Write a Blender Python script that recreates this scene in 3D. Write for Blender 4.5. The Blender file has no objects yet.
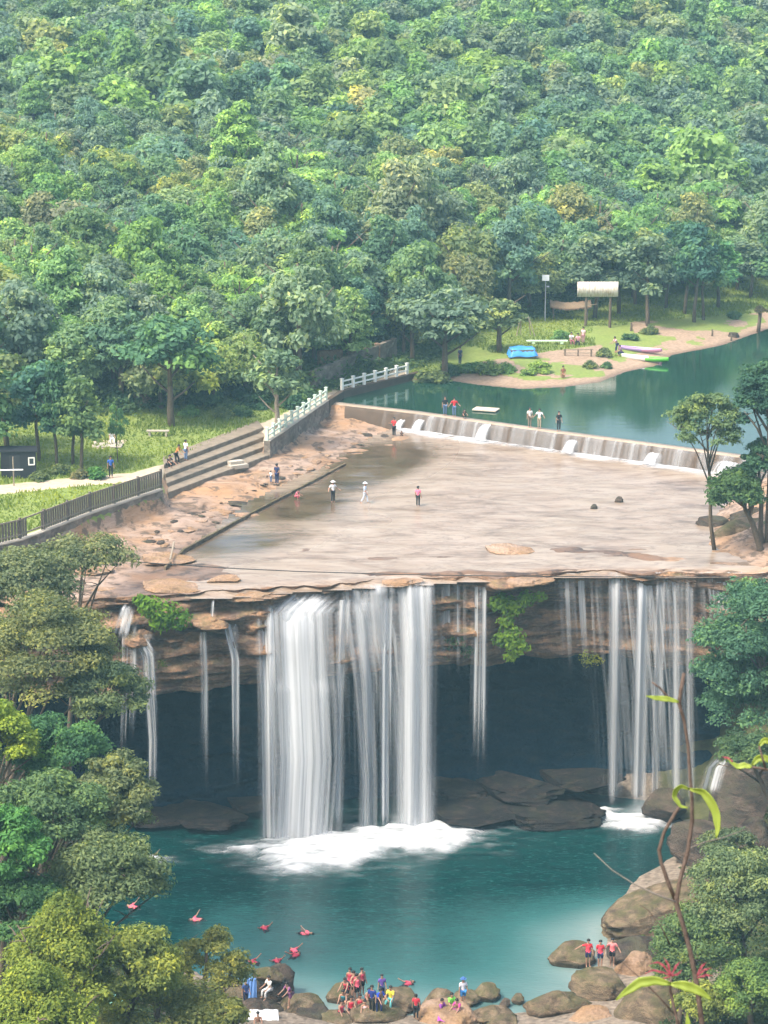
import bpy, bmesh, math, random
import numpy as np
from mathutils import Vector, Matrix
R = math.radians
SC = bpy.context.scene
COL = SC.collection
rnd = random.Random(7)

# ------------------------------------------------------------------ camera, sky, sun, exposure
F, CZ = 2400.0, 61.0
PITCH = math.atan(592 / F)
cam_d = bpy.data.cameras.new('camera')
cam_d.sensor_fit = 'VERTICAL'; cam_d.sensor_height = 36; cam_d.lens = F / 1024 * 36
cam_d.clip_start = 0.1; cam_d.clip_end = 4000
cam_d.dof.use_dof = True; cam_d.dof.focus_distance = 165; cam_d.dof.aperture_fstop = 26
cam = bpy.data.objects.new('camera', cam_d); COL.objects.link(cam)
cam.location = (0, 0, CZ); cam.rotation_euler = (R(90) - PITCH, 0, 0)
SC.camera = cam
SUN_EL, SUN_AZ = R(56), R(-128)      # azimuth measured from +Y (view direction) towards +X
w = bpy.data.worlds.new('World'); SC.world = w; w.use_nodes = True
wn = w.node_tree.nodes; wl = w.node_tree.links
sky = wn.new('ShaderNodeTexSky'); sky.sky_type = 'NISHITA'; sky.sun_disc = False
sky.sun_elevation = SUN_EL; sky.sun_rotation = SUN_AZ
sky.air_density = 1.3; sky.dust_density = 6.0; sky.ozone_density = 1.0
wl.new(sky.outputs[0], wn['Background'].inputs[0]); wn['Background'].inputs[1].default_value = 0.15
sun_d = bpy.data.lights.new('sun', 'SUN'); sun_d.energy = 1.6; sun_d.angle = R(10); sun_d.color = (1, .95, .86)
sun = bpy.data.objects.new('sun', sun_d); COL.objects.link(sun)
sdir = Vector((math.sin(SUN_AZ) * math.cos(SUN_EL), math.cos(SUN_AZ) * math.cos(SUN_EL), math.sin(SUN_EL)))
sun.rotation_euler = sdir.to_track_quat('Z', 'Y').to_euler(); sun.location = (0, 0, 150)
vs = SC.view_settings; vs.view_transform = 'Standard'; vs.look = 'None'; vs.gamma = 1; vs.use_curve_mapping = False
vs.exposure = 1.5
SC.cycles.transparent_max_bounces = 24; SC.cycles.max_bounces = 6; SC.cycles.volume_bounces = 0
SC.cycles.caustics_reflective = False; SC.cycles.caustics_refractive = False
SC.cycles.use_denoising = True

# ------------------------------------------------------------------ picture <-> place helpers
SP, CP = math.sin(PITCH), math.cos(PITCH)
def at(px, py, z):
    a = px - 384; b = 512 - py
    t = (z - CZ) / (-SP * F + CP * b)
    return Vector((a * t, (CP * F + SP * b) * t, z))
def atY(px, py, Y):
    a = px - 384; b = 512 - py
    t = Y / (CP * F + SP * b)
    return Vector((a * t, Y, CZ + (-SP * F + CP * b) * t))
def proj(X, Y, Z):
    Zc = Z - CZ
    dep = Y * CP - Zc * SP; up = Y * SP + Zc * CP
    return 384 + F * X / dep, 512 - F * up / dep
def ss(a, b, x):
    t = np.clip((x - a) / (b - a), 0, 1); return t * t * (3 - 2 * t)
def _h(ix, iy, iz, s):
    n = (ix * 374761393 + iy * 668265263 + iz * 2147483647 + s * 1274126177) & 0xffffffff
    n = ((n ^ (n >> 13)) * 1274126177) & 0xffffffff
    n = ((n ^ (n >> 16)) * 2246822519) & 0xffffffff
    return ((n ^ (n >> 15)) & 0xffff) / 32767.5 - 1
def vnoise(p, s=0):
    p = np.asarray(p, float); i = np.floor(p).astype(np.int64); f = p - i; f = f * f * (3 - 2 * f); o = 0
    for dx in (0, 1):
        for dy in (0, 1):
            for dz in (0, 1):
                wt = (f[:, 0] if dx else 1 - f[:, 0]) * (f[:, 1] if dy else 1 - f[:, 1]) * (f[:, 2] if dz else 1 - f[:, 2])
                o = o + wt * _h(i[:, 0] + dx, i[:, 1] + dy, i[:, 2] + dz, s)
    return o
def fbm(p, s=0, o=4):
    p = np.asarray(p, float); r = 0; a = 1
    for k in range(o):
        r = r + a * vnoise(p, s + k); p = p * 2.03 + 7.1; a *= .5
    return r
def fb2(X, Y, sc, s=0, o=4):
    X = np.asarray(X, float); Y = np.asarray(Y, float) + 0 * X
    return fbm(np.stack([X.ravel() * sc, Y.ravel() * sc, 0 * X.ravel()], 1), s, o).reshape(X.shape)
def inpoly(X, Y, poly):
    r = np.zeros(np.shape(X), bool); n = len(poly)
    for i in range(n):
        x0, y0 = poly[i][:2]; x1, y1 = poly[(i + 1) % n][:2]
        if y0 == y1: continue
        c = ((y0 > Y) != (y1 > Y)) & (X < (x1 - x0) * (Y - y0) / (y1 - y0) + x0); r ^= c
    return r
def pdist(X, Y, pts, closed=False):
    d = np.full(np.shape(X), 1e9); n = len(pts)
    for i in range(n if closed else n - 1):
        x0, y0 = pts[i][:2]; x1, y1 = pts[(i + 1) % n][:2]
        dx, dy = x1 - x0, y1 - y0
        t = np.clip(((X - x0) * dx + (Y - y0) * dy) / (dx * dx + dy * dy), 0, 1)
        d = np.minimum(d, np.hypot(X - x0 - t * dx, Y - y0 - t * dy))
    return d
def sdist(X, Y, poly):
    d = pdist(X, Y, poly, True); return np.where(inpoly(X, Y, poly), -d, d)

# ------------------------------------------------------------------ mesh helpers
def mesh_np(name, co, faces, mats, attrs=None, smooth=False, uv=None, mi=None):
    me = bpy.data.meshes.new(name)
    co = np.asarray(co, np.float32); faces = np.asarray(faces, np.int32)
    nf, k = faces.shape
    me.vertices.add(len(co)); me.vertices.foreach_set('co', co.ravel())
    me.loops.add(nf * k); me.loops.foreach_set('vertex_index', faces.ravel())
    me.polygons.add(nf); me.polygons.foreach_set('loop_start', np.arange(0, nf * k, k, dtype=np.int32))
    if smooth: me.polygons.foreach_set('use_smooth', np.ones(nf, bool))
    if mi is not None: me.polygons.foreach_set('material_index', np.asarray(mi, np.int32))
    for m in mats: me.materials.append(m)
    for an, av in (attrs or {}).items():
        a = me.attributes.new(an, 'FLOAT', 'POINT'); a.data.foreach_set('value', np.asarray(av, np.float32).ravel())
    if uv is not None:
        l = me.uv_layers.new(name='UVMap'); l.data.foreach_set('uv', np.asarray(uv, np.float32)[faces.ravel()].ravel())
    me.update(calc_edges=True)
    return me
def grid_faces(nu, nv):
    i = np.arange(nu * nv).reshape(nv, nu)
    return np.stack([i[:-1, :-1], i[:-1, 1:], i[1:, 1:], i[1:, :-1]], -1).reshape(-1, 4)
def link(name, me, parent=None, loc=None):
    o = bpy.data.objects.new(name, me); COL.objects.link(o)
    if parent: o.parent = parent
    if loc is not None: o.location = loc
    return o
def tag(o, label=None, cat=None, group=None, kind=None):
    if label: o['label'] = label
    if cat: o['category'] = cat
    if group: o['group'] = group
    if kind: o['kind'] = kind
    return o
def thing(name, loc, label, cat, group=None, rz=0):
    o = bpy.data.objects.new(name, None); COL.objects.link(o); o.location = loc; o.rotation_euler = (0, 0, rz)
    o.empty_display_size = .2
    return tag(o, label, cat, group)
class MB:
    def __init__(s): s.v = []; s.f = []
    def box(s, c, d, rz=0, tilt=0):
        M = Matrix.Translation(c) @ Matrix.Rotation(rz, 4, 'Z') @ Matrix.Rotation(tilt, 4, 'Y'); b = len(s.v)
        for x in (-.5, .5):
            for y in (-.5, .5):
                for z in (-.5, .5): s.v.append(M @ Vector((x * d[0], y * d[1], z * d[2])))
        s.f += [tuple(b + i for i in q) for q in ((0, 1, 3, 2), (4, 6, 7, 5), (0, 4, 5, 1), (2, 3, 7, 6), (0, 2, 6, 4), (1, 5, 7, 3))]
    def tube(s, pts, rad, n=7, cap=True):
        pts = [Vector(p) for p in pts]; b = len(s.v); k = len(pts)
        rad = rad if hasattr(rad, '__len__') else [rad] * k
        for i, p in enumerate(pts):
            t = (pts[min(i + 1, k - 1)] - pts[max(i - 1, 0)]).normalized()
            a = t.orthogonal().normalized() if i == 0 else (a - t * a.dot(t)).normalized()
            c = t.cross(a)
            for j in range(n):
                th = 2 * math.pi * j / n; s.v.append(p + (a * math.cos(th) + c * math.sin(th)) * rad[i])
        for i in range(k - 1):
            for j in range(n):
                s.f.append((b + i * n + j, b + i * n + (j + 1) % n, b + (i + 1) * n + (j + 1) % n, b + (i + 1) * n + j))
        if cap:
            s.f.append(tuple(b + j for j in reversed(range(n)))); s.f.append(tuple(b + (k - 1) * n + j for j in range(n)))
    def beam(s, p, q, wd, ht):
        p, q = Vector(p), Vector(q); d = q - p; L = d.length; x = d.normalized()
        y = Vector((0, 0, 1)).cross(x); y = y.normalized() if y.length > 1e-4 else Vector((0, 1, 0)); z = x.cross(y); b = len(s.v)
        for a in (p, q):
            for (u, v) in ((-1, -1), (1, -1), (1, 1), (-1, 1)): s.v.append(a + y * u * wd / 2 + z * v * ht / 2)
        s.f += [(b, b + 3, b + 2, b + 1), (b + 4, b + 5, b + 6, b + 7)] + [(b + i, b + (i + 1) % 4, b + 4 + (i + 1) % 4, b + 4 + i) for i in range(4)]
    def mesh(s, name, m, smooth=False):
        me = bpy.data.meshes.new(name); me.from_pydata([tuple(v) for v in s.v], [], s.f); me.materials.append(m)
        if smooth: me.polygons.foreach_set('use_smooth', [True] * len(me.polygons))
        me.update(); return me
    def build(s, name, m, parent=None, smooth=False): return link(name, s.mesh(name, m, smooth), parent)

# ------------------------------------------------------------------ materials
class N:
    def __init__(s, name):
        s.m = bpy.data.materials.new(name); s.m.use_nodes = True; s.t = s.m.node_tree; s.n = s.t.nodes; s.l = s.t.links
        s.b = s.n['Principled BSDF']; s.o = s.n['Material Output']
    def new(s, ty, **k):
        x = s.n.new('ShaderNode' + ty)
        for a, v in k.items(): setattr(x, a, v)
        return x
    def put(s, sock, v):
        if isinstance(v, bpy.types.NodeSocket): s.l.new(v, sock)
        elif isinstance(v, (tuple, list)) and len(v) == 3 and sock.type == 'RGBA': sock.default_value = (*v, 1)
        else: sock.default_value = v
    def attr(s, n): return s.new('Attribute', attribute_name=n).outputs['Fac']
    def coord(s, scale=(1, 1, 1), obj=True, rot=(0, 0, 0)):
        c = s.new('TexCoord'); m = s.new('Mapping'); s.l.new(c.outputs['Object' if obj is True else obj], m.inputs[0]); m.inputs['Scale'].default_value = scale
        m.inputs['Rotation'].default_value = rot
        return m.outputs[0]
    def noise(s, vec, scale, det=5, rough=.55, dist=0):
        x = s.new('TexNoise'); s.l.new(vec, x.inputs['Vector']); x.inputs['Scale'].default_value = scale
        x.inputs['Detail'].default_value = det; x.inputs['Roughness'].default_value = rough; x.inputs['Distortion'].default_value = dist
        return x.outputs['Fac']
    def ramp(s, fac, stops, interp='LINEAR'):
        x = s.new('ValToRGB'); s.put(x.inputs[0], fac); e = x.color_ramp.elements; x.color_ramp.interpolation = interp
        while len(e) < len(stops): e.new(.5)
        for k, (p, c) in zip(e, stops):
            k.position = p; k.color = (*c, 1) if hasattr(c, '__len__') else (c, c, c, 1)
        return x.outputs[0]
    def mix(s, f, a, b, mode='MIX'):
        x = s.new('MixRGB', blend_type=mode); s.put(x.inputs[0], f); s.put(x.inputs[1], a); s.put(x.inputs[2], b); return x.outputs[0]
    def math(s, op, a, b=0.0):
        x = s.new('Math', operation=op); s.put(x.inputs[0], a); s.put(x.inputs[1], b); return x.outputs[0]
    def bump(s, h, st=.5, d=.1):
        x = s.new('Bump'); s.put(x.inputs['Height'], h); x.inputs['Strength'].default_value = st; x.inputs['Distance'].default_value = d
        s.l.new(x.outputs[0], s.b.inputs['Normal']); return x.outputs[0]
    def base(s, c, rough=.8, spec=.3):
        s.put(s.b.inputs['Base Color'], c); s.put(s.b.inputs['Roughness'], rough); s.b.inputs['Specular IOR Level'].default_value = spec
        return s
def plain(name, c, rough=.7, var=.12, scale=6, spec=.3, bump=0.0):
    k = N(name); v = k.coord(); f = k.noise(v, scale)
    k.base(k.mix(f, tuple(x * (1 - var) for x in c), tuple(min(1, x * (1 + var)) for x in c)), rough, spec)
    if bump: k.bump(f, bump, .05)
    return k.m
def leaf_mat(name, trans=.3):
    k = N(name); oi = k.new('ObjectInfo'); t = k.attr('tone')
    c = k.mix(1, oi.outputs['Color'], k.ramp(t, [(0, (.5, .58, .62)), (.5, (1, 1, 1)), (1, (1.9, 1.6, .9))]), 'MULTIPLY')
    k.base(c, .65, .08)
    tr = k.new('BsdfTranslucent'); k.put(tr.inputs[0], k.mix(1, c, (1.3, 1.4, .6), 'MULTIPLY'))
    mx = k.new('MixShader'); mx.inputs[0].default_value = trans
    k.l.new(k.b.outputs[0], mx.inputs[1]); k.l.new(tr.outputs[0], mx.inputs[2]); k.l.new(mx.outputs[0], k.o.inputs[0])
    return k.m
def rock_mat(name, cols, moss=.0, strata=5.0, wet=.0, scale=1.0):
    k = N(name); geo = k.new('NewGeometry'); mp = k.new('Mapping'); k.l.new(geo.outputs['Position'], mp.inputs[0]); mp.inputs['Scale'].default_value = (.35 * scale, .35 * scale, strata * .35 * scale)
    v = mp.outputs[0]; g = k.new('Mapping'); k.l.new(geo.outputs['Position'], g.inputs[0]); gv = g.outputs[0]
    n1 = k.noise(v, 1.3, 6, .6, .6); n2 = k.noise(gv, .45 * scale, 4); n3 = k.noise(gv, 5 * scale, 4)
    c = k.ramp(n1, [(.3, cols[0]), (.45, cols[1]), (.58, cols[2]), (.72, cols[3])])
    c = k.mix(k.ramp(n2, [(.4, 0.0), (.65, .7)]), c, cols[4])
    c = k.mix(.5, c, k.ramp(n3, [(.3, (.55, .55, .55)), (.7, (1.3, 1.3, 1.3))]), 'MULTIPLY')
    if moss:
        sx = k.new('SeparateXYZ'); k.l.new(geo.outputs['Normal'], sx.inputs[0])
        f = k.math('MULTIPLY', k.ramp(sx.outputs[2], [(.3, 0.0), (.8, 1.0)]), k.ramp(k.noise(gv, .9, 5, .65), [(.5 - moss * .15, 0.0), (.62, moss)]))
        c = k.mix(f, c, (.075, .085, .025))
    k.base(c, .85 - wet * .3, .15 + wet * .4)
    k.bump(k.mix(.5, n1, n3), 1.0, .3)
    return k.m
M = {}
M['leaf'] = leaf_mat('foliage', .34); M['hill_leaf'] = leaf_mat('hill_foliage', .45); M['leaf_far'] = None
M['bark'] = plain('bark', (.11, .085, .06), .9, .5, 9, .2, .4)
M['bark_pale'] = plain('pale_bark', (.24, .2, .15), .9, .4, 9, .2, .4)
M['cliff'] = rock_mat('cliff_rock', [(.035, .022, .016), (.15, .092, .06), (.34, .19, .1), (.33, .24, .17), (.14, .095, .07)], .45, 6.0, .2)
M['cave'] = rock_mat('shade_tinted_cave_rock', [(.002, .014, .026), (.004, .021, .038), (.01, .024, .036), (.02, .026, .03), (.003, .019, .034)], 0, 4.0, 0)  # blue light from the pool and the cave's gloom are put into this colour
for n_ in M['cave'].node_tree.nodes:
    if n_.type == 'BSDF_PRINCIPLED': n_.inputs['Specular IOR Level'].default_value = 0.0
M['boulder'] = rock_mat('boulder_rock', [(.035, .027, .02), (.13, .092, .06), (.22, .16, .1), (.3, .23, .155), (.1, .078, .052)], .6, 2.6, 0, 2.6)
M['pale_rock'] = rock_mat('pale_rock', [(.09, .06, .043), (.22, .145, .095), (.29, .2, .14), (.34, .25, .19), (.29, .17, .085)], .15, 2.0)
M['dark_rock'] = rock_mat('dark_rock', [(.014, .012, .01), (.045, .034, .026), (.09, .064, .046), (.13, .1, .078), (.05, .04, .032)], .3, 3.0, .3, 2.0)
M['ledge'] = rock_mat('shade_darkened_ledge_rock', [(.005, .006, .007), (.013, .012, .012), (.03, .022, .018), (.06, .047, .04), (.015, .014, .013)], .1, 7.0, 0, 2.2)  # cave shade painted as near-black colour on ledges the sun reaches
M['concrete'] = plain('concrete', (.36, .32, .26), .85, .3, 1.2, .3, .3)
M['wet_concrete'] = plain('wet_concrete', (.085, .062, .045), .7, .4, 1.0, .08, .3)
M['white_paint'] = plain('white_paint', (.72, .72, .66), .6, .12, 4)
M['old_wood'] = plain('weathered_wood', (.13, .11, .09), .9, .45, 5)
M['black'] = plain('black_paint', (.018, .02, .024), .6, .3)
M['steel'] = plain('grey_steel', (.35, .36, .37), .4, .1)
M['white'] = plain('white_panel', (.78, .78, .78), .5, .05)
M['thatch'] = plain('thatch', (.2, .145, .095), .95, .5, 8, .1, .6)
M['cable'] = plain('cable_rubber', (.03, .03, .03), .6, .1)

M['stair'] = plain('stair_stone', (.19, .155, .115), .9, .55, 1.6, .2, .5)
def ground_material():
    k = N('river_bank_ground'); geo = k.new('NewGeometry').outputs['Position']
    mp = k.new('Mapping'); k.l.new(geo, mp.inputs[0]); mp.inputs['Scale'].default_value = (.28, .5, 3.0); v = mp.outputs[0]
    g = k.new('Mapping'); k.l.new(geo, g.inputs[0]); gv = g.outputs[0]
    n1 = k.noise(v, 1.0, 7, .62, 1.2); n2 = k.noise(gv, .22, 4); n3 = k.noise(gv, 3.2, 5)
    rock = k.ramp(n1, [(.34, (.05, .034, .025)), (.43, (.19, .13, .09)), (.55, (.28, .2, .15)), (.75, (.34, .265, .21))])
    rock = k.mix(k.ramp(n2, [(.42, 0.0), (.66, .85)]), rock, (.32, .18, .085))
    rock = k.mix(k.ramp(k.noise(gv, .9, 6, .65), [(.53, 0.0), (.6, .85)]), rock, (.085, .06, .04))
    sand = k.ramp(n3, [(.3, (.2, .135, .088)), (.7, (.33, .24, .165))])
    grass = k.mix(k.noise(gv, .35, 5), k.ramp(n3, [(.3, (.11, .17, .025)), (.7, (.18, .25, .045))]), k.ramp(n3, [(.3, (.13, .15, .04)), (.7, (.2, .22, .055))]))
    wood = k.ramp(n3, [(.3, (.03, .045, .016)), (.7, (.08, .1, .03))])
    path = k.ramp(n3, [(.3, (.36, .29, .2)), (.7, (.47, .39, .29))])
    edge = k.math('MULTIPLY', k.math('SUBTRACT', k.noise(gv, .8, 5), .5), .7)
    def m(a, c, b):
        return k.mix(k.ramp(k.math('ADD', k.attr(a), edge), [(.42, 0.0), (.58, 1.0)]), c, b)
    c = m('sand', rock, sand); c = m('grass', c, grass); c = m('path', c, path); c = m('wood', c, wood)
    wet = k.attr('wet')
    c = k.mix(wet, c, k.mix(1, c, (.45, .4, .36), 'MULTIPLY'))
    k.base(c, k.math('SUBTRACT', .85, k.math('MULTIPLY', wet, .5)), .35); k.bump(k.mix(.5, n1, n3), .6, .12)
    return k.m
M['ground'] = ground_material()
def gorge_material():
    k = N('gorge_soil'); geo = k.new('NewGeometry').outputs['Position']; g = k.new('Mapping'); k.l.new(geo, g.inputs[0]); gv = g.outputs[0]
    n = k.noise(gv, .6, 6, .6); n3 = k.noise(gv, 3, 5)
    soil = k.ramp(n, [(.3, (.03, .028, .015)), (.55, (.07, .075, .025)), (.75, (.11, .09, .055))])
    peb = k.ramp(n3, [(.3, (.09, .07, .05)), (.7, (.26, .21, .16))])
    k.base(k.mix(k.attr('peb'), soil, peb), .85, .3); k.bump(n3, .7, .15)
    return k.m
M['gorge'] = gorge_material()
def pool_material():
    k = N('pool_water'); geo = k.new('NewGeometry').outputs['Position']
    mp = k.new('Mapping'); k.l.new(geo, mp.inputs[0]); mp.inputs['Scale'].default_value = (.8, 2.2, 1); v = mp.outputs[0]
    s = k.attr('shallow'); n = k.noise(v, .45, 6, .65, .6)
    deep = k.ramp(n, [(.35, (.0, .014, .014)), (.65, (.001, .034, .031))])
    k.base(k.ramp(s, [(0, (0, 0, 0)), (1, (1, 1, 1))]), .12, .5)
    c = k.mix(k.ramp(s, [(.05, 0.0), (.5, .55), (.95, 1.0)]), deep, k.mix(k.ramp(s, [(.45, 0.0), (.95, 1.0)]), (.05, .16, .155), (.16, .215, .205)))
    c = k.mix(k.ramp(k.noise(v, 2.2, 4, .6), [(.52, 0.0), (.75, .3)]), c, (.05, .16, .16))
    k.base(c, .16, .22); k.bump(k.mix(.4, n, k.noise(v, 2.6, 3)), .55, .12)
    return k.m
M['pool'] = pool_material()
def lake_material():
    k = N('reservoir_water'); v = k.coord((1, 3.5, 1))
    n = k.noise(v, .5, 4)
    k.base(k.ramp(k.noise(k.coord(), .06, 3), [(.3, (.008, .032, .018)), (.7, (.014, .05, .034))]), .07, .5); k.bump(n, .12, .05)
    return k.m
M['lake'] = lake_material()
def river_material():
    k = N('silky_river_water'); v = k.coord((.5, 1.1, 1)); v2 = k.coord((.45, 1.25, 1), True, (0, 0, R(-14)))
    n = k.noise(v, .22, 7, .66, 1.6); n2 = k.noise(v2, .8, 6, .65, .4)
    c = k.ramp(n, [(.34, (.115, .074, .046)), (.45, (.225, .163, .113)), (.56, (.265, .2, .145)), (.68, (.3, .237, .178))])
    c = k.mix(k.ramp(n2, [(.44, 0.0), (.66, .75)]), c, (.33, .27, .21))
    c = k.mix(k.ramp(k.noise(k.coord((.35, 1.3, 1)), .5, 7, .7, .8), [(.47, 0.0), (.495, .55), (.505, .55), (.53, 0.0)]), c, (.1, .065, .042))
    c = k.mix(k.ramp(k.attr('still'), [(.2, 0.0), (.8, .9)]), c, k.ramp(n, [(.35, (.03, .02, .011)), (.65, (.1, .066, .04))]))
    k.base(c, k.ramp(k.attr('still'), [(0, .3), (1, .08)]), .35); k.bump(k.mix(.5, n2, n), .5, .08)
    return k.m
M['river'] = river_material()
def silk_material(name, su=5.0, sv=.5, lo=.42, hi=.7, gain=1.0, wh=.62):
    k = N(name); uv = k.new('UVMap').outputs[0]; mp = k.new('Mapping'); k.l.new(uv, mp.inputs[0]); mp.inputs['Scale'].default_value = (su, sv, 1)
    n = k.noise(mp.outputs[0], 1.0, 3, .5); den = k.attr('den')
    a = k.math('ADD', k.ramp(n, [(lo, 0.0), (hi, 1.0)]), k.math('MULTIPLY', k.math('SUBTRACT', den, .6), .75))
    a = k.math('MULTIPLY', a, k.math('MULTIPLY', den, gain))
    cl = k.new('Clamp'); k.l.new(a, cl.inputs[0]); cl.inputs[2].default_value = .97
    d = k.new('BsdfDiffuse'); k.put(d.inputs[0], (wh * .97, wh, wh * 1.03)); t = k.new('BsdfTranslucent'); k.put(t.inputs[0], (wh * .97, wh, wh * 1.03))
    m1 = k.new('MixShader'); m1.inputs[0].default_value = .35; k.l.new(d.outputs[0], m1.inputs[1]); k.l.new(t.outputs[0], m1.inputs[2])
    tr = k.new('BsdfTransparent'); m2 = k.new('MixShader'); k.l.new(cl.outputs[0], m2.inputs[0]); k.l.new(tr.outputs[0], m2.inputs[1]); k.l.new(m1.outputs[0], m2.inputs[2])
    k.l.new(m2.outputs[0], k.o.inputs[0])
    return k.m
M['silk'] = silk_material('falling_water', 4.2, .035, .34, .72)
M['thin_silk'] = silk_material('thin_falling_water', 6.5, .03, .38, .7, 1.25, .75)
M['mist'] = silk_material('spray_mist', .5, .4, .1, 1.0, .9, .8)
M['film'] = silk_material('dam_water_film', 2.3, .05, .38, .74, 1.0)
M['foam'] = silk_material('foam', .55, 1.3, .3, .8, 1.0, .8)

# ------------------------------------------------------------------ layout of the place
def lipY(X): return np.interp(X, [-90, -30, -17.9, -7.7, 3.9, 12.2, 26.7, 90], [150, 151, 153.9, 156.8, 159.4, 161, 161, 161])
V2 = lambda p: (p[0], p[1])
BANK = [(-20, 150), (-14.7, 167), (-8.9, 182.3), (-3.7, 194.7), (1.4, 207.9), (2.6, 210.5)]
TERR = [V2(at(-200, 600, 18.6)), V2(at(20, 541, 18.6)), V2(at(161, 492, 18.8)), V2(at(164, 464, 18.8)), V2(at(262, 426, 18.9)), V2(at(267, 440, 18.9)), V2(at(327, 399, 19.1)), V2(at(340, 389, 19.1)), V2(at(408, 373, 19.1)), (6, 224)]
WEIR = [(-4.6, 213.6), (2.8, 209.4), (15, 200.9), (29.8, 191.0), (44, 181.5)]
SHORE = [(-4.8, 214.5), V2(at(342, 392, 18.5)), V2(at(408, 380, 18.5)), V2(at(445, 379, 18.5)), V2(at(480, 384, 18.5)), V2(at(520, 388, 18.5)), V2(at(565, 386, 18.5)), V2(at(600, 381, 18.5)), V2(at(625, 371, 18.5)), V2(at(655, 365, 18.5)), V2(at(672, 354, 18.5)), V2(at(720, 345, 18.5)), V2(at(768, 328, 18.5)), (62, 280), (85, 300)]
LAKE = SHORE + [(110, 290), (90, 215), (44, 182)] + WEIR[:-1][::-1]
HILLB = [(-120, 190), (-60, 196), (-34, 204), (-20, 207), (-11, 211), (-3, 222), (3, 232), (10, 248), (23, 262), (43, 274), (90, 305), (200, 340)]
HPOLY = HILLB + [(900, 340), (900, 1500), (-900, 1500), (-900, 190)]
TPOLY = TERR + [(6, 240), (-200, 240), (-200, 130)]
RBANK = [(44, 181), (30, 189), (25.5, 178), (23.5, 168.5), (27, 161), (30, 150)]
RPOLY = RBANK + [(90, 150), (90, 215), (60, 195)]
RIVER = [(-20, 148), (-14.7, 167), (-8.9, 182.3), (-3.7, 194.7), (1.4, 207.9), (3, 210)] + WEIR[2:] + RBANK[1:5] + [(27, 148)]

def upper(X, Y):
    X = np.asarray(X, float); Y = np.asarray(Y, float)
    n = fb2(X, Y, .16, 3); n2 = fb2(X, Y, .55, 9)
    z = 16.93 + .06 * n2
    dr = sdist(X, Y, RIVER)                                    # outside the river: rock shelf
    left = X < 20
    sh = np.where(left, ss(0, 7, dr) * .5, ss(0, 6, dr) * 1.0)
    z = z + sh + np.where(dr > -.5, .22 * np.round(n * 2.2) / 2.2 * ss(-.5, 2, dr), 0) + np.where(dr > 0, .1 * n2, 0)
    # rough rock showing near the lip
    lip = Y - lipY(X)
    z = z + np.where((lip < 14), .16 * ss(0.1, .8, fb2(X * .5, Y * 1.6, .3, 21)) * ss(14, 5, lip), 0)
    # terrace with grass
    dt = sdist(X, Y, TPOLY)
    tz = 18.72 + .7 * ss(3, 22, -dt) + .05 * n
    z = z + (tz - z) * ss(.5, -.15, dt)
    # reservoir and far shore
    dl = sdist(X, Y, LAKE)
    beyond = (Y > 212) & (dl > 0) | (Y > 240)
    zf = 18.42 + .09 * np.clip(dl, 0, 6) + .05 * np.clip(dl - 6, 0, 20) + .08 * n * ss(1, 5, dl)
    z = np.where(beyond & (dt > -.1), zf, z)
    z = np.where((dl < 0), 18.4 - np.clip(-dl * .25, 0, 1.6), z)
    # right bank
    drb = -sdist(X, Y, RPOLY)
    z = np.where(drb > 0, np.maximum(z, 17 + .42 * np.clip(drb, 0, 40) + .3 * n * ss(0, 2, drb)), z)
    # hill
    dh = -sdist(X, Y, HPOLY); dh = np.clip(dh, 0, None)
    hz = .2 * np.clip(dh, 0, 190) + .28 * np.clip(dh - 40, 0, 60) * .25 + .02 * np.clip(dh - 190, 0, 400)
    hz = hz * (1 + .12 * np.sin(X * .021 + 1)) + 2.2 * fb2(X, Y, .018, 33, 3) * ss(10, 90, dh)
    return z + hz
POOL = [(-18, 140), (-13, 134.5), (-7.9, 129.2), (-3, 127.6), (.9, 127), (6, 126.8), (9, 127.4), (11.8, 130), (13.6, 137), (14.6, 142.6), (16.5, 147), (19.5, 151), (21, 157), (19, 161), (10, 164.5), (0, 163.5), (-10, 162), (-19, 160), (-21, 150)]
def lower(X, Y):
    X = np.asarray(X, float); Y = np.asarray(Y, float)
    d = sdist(X, Y, POOL); n = fb2(X, Y, .2, 51)
    side = np.where(X < 0, np.clip(-9 - X, 0, 60) * .85, np.clip(X - 15, 0, 60) * .8)
    out = np.minimum(.16 * np.clip(d, 0, 6) + .3 * np.clip(d - 6, 0, 100) * ss(-2, 6, side), side + 1.0) + .12 * n * ss(0, 3, d)
    front = .4 * np.clip(117 - Y, 0, 200) * ss(117, 95, Y) 
    z = np.where(d < 0, -np.clip(-d * .2, 0, 3) - .05, np.maximum(out, front))
    z = np.where(d < 0, z, np.maximum(z, np.clip(np.maximum(X - 23.5, -X - 22) * 1.7 + n, 0, 15.5) * ss(138, 146, Y)))
    z = np.minimum(z, np.where(Y > 146, 15.5, 60))
    kn = 58.85 - 1.45 * np.clip(np.hypot(X * .8, np.clip(Y - 0, 0, None)) - 4.3, 0, None)
    return np.maximum(z, kn)
def on_upper(px, py, z=18):
    for _ in range(12):
        p = at(px, py, z); z = .5 * z + .5 * float(upper(np.array([p.x]), np.array([p.y]))[0])
    return Vector((p.x, p.y, z))
def up_z(x, y): return float(upper(np.array([x]), np.array([y]))[0])
def low_z(x, y): return float(lower(np.array([x]), np.array([y]))[0])

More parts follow.
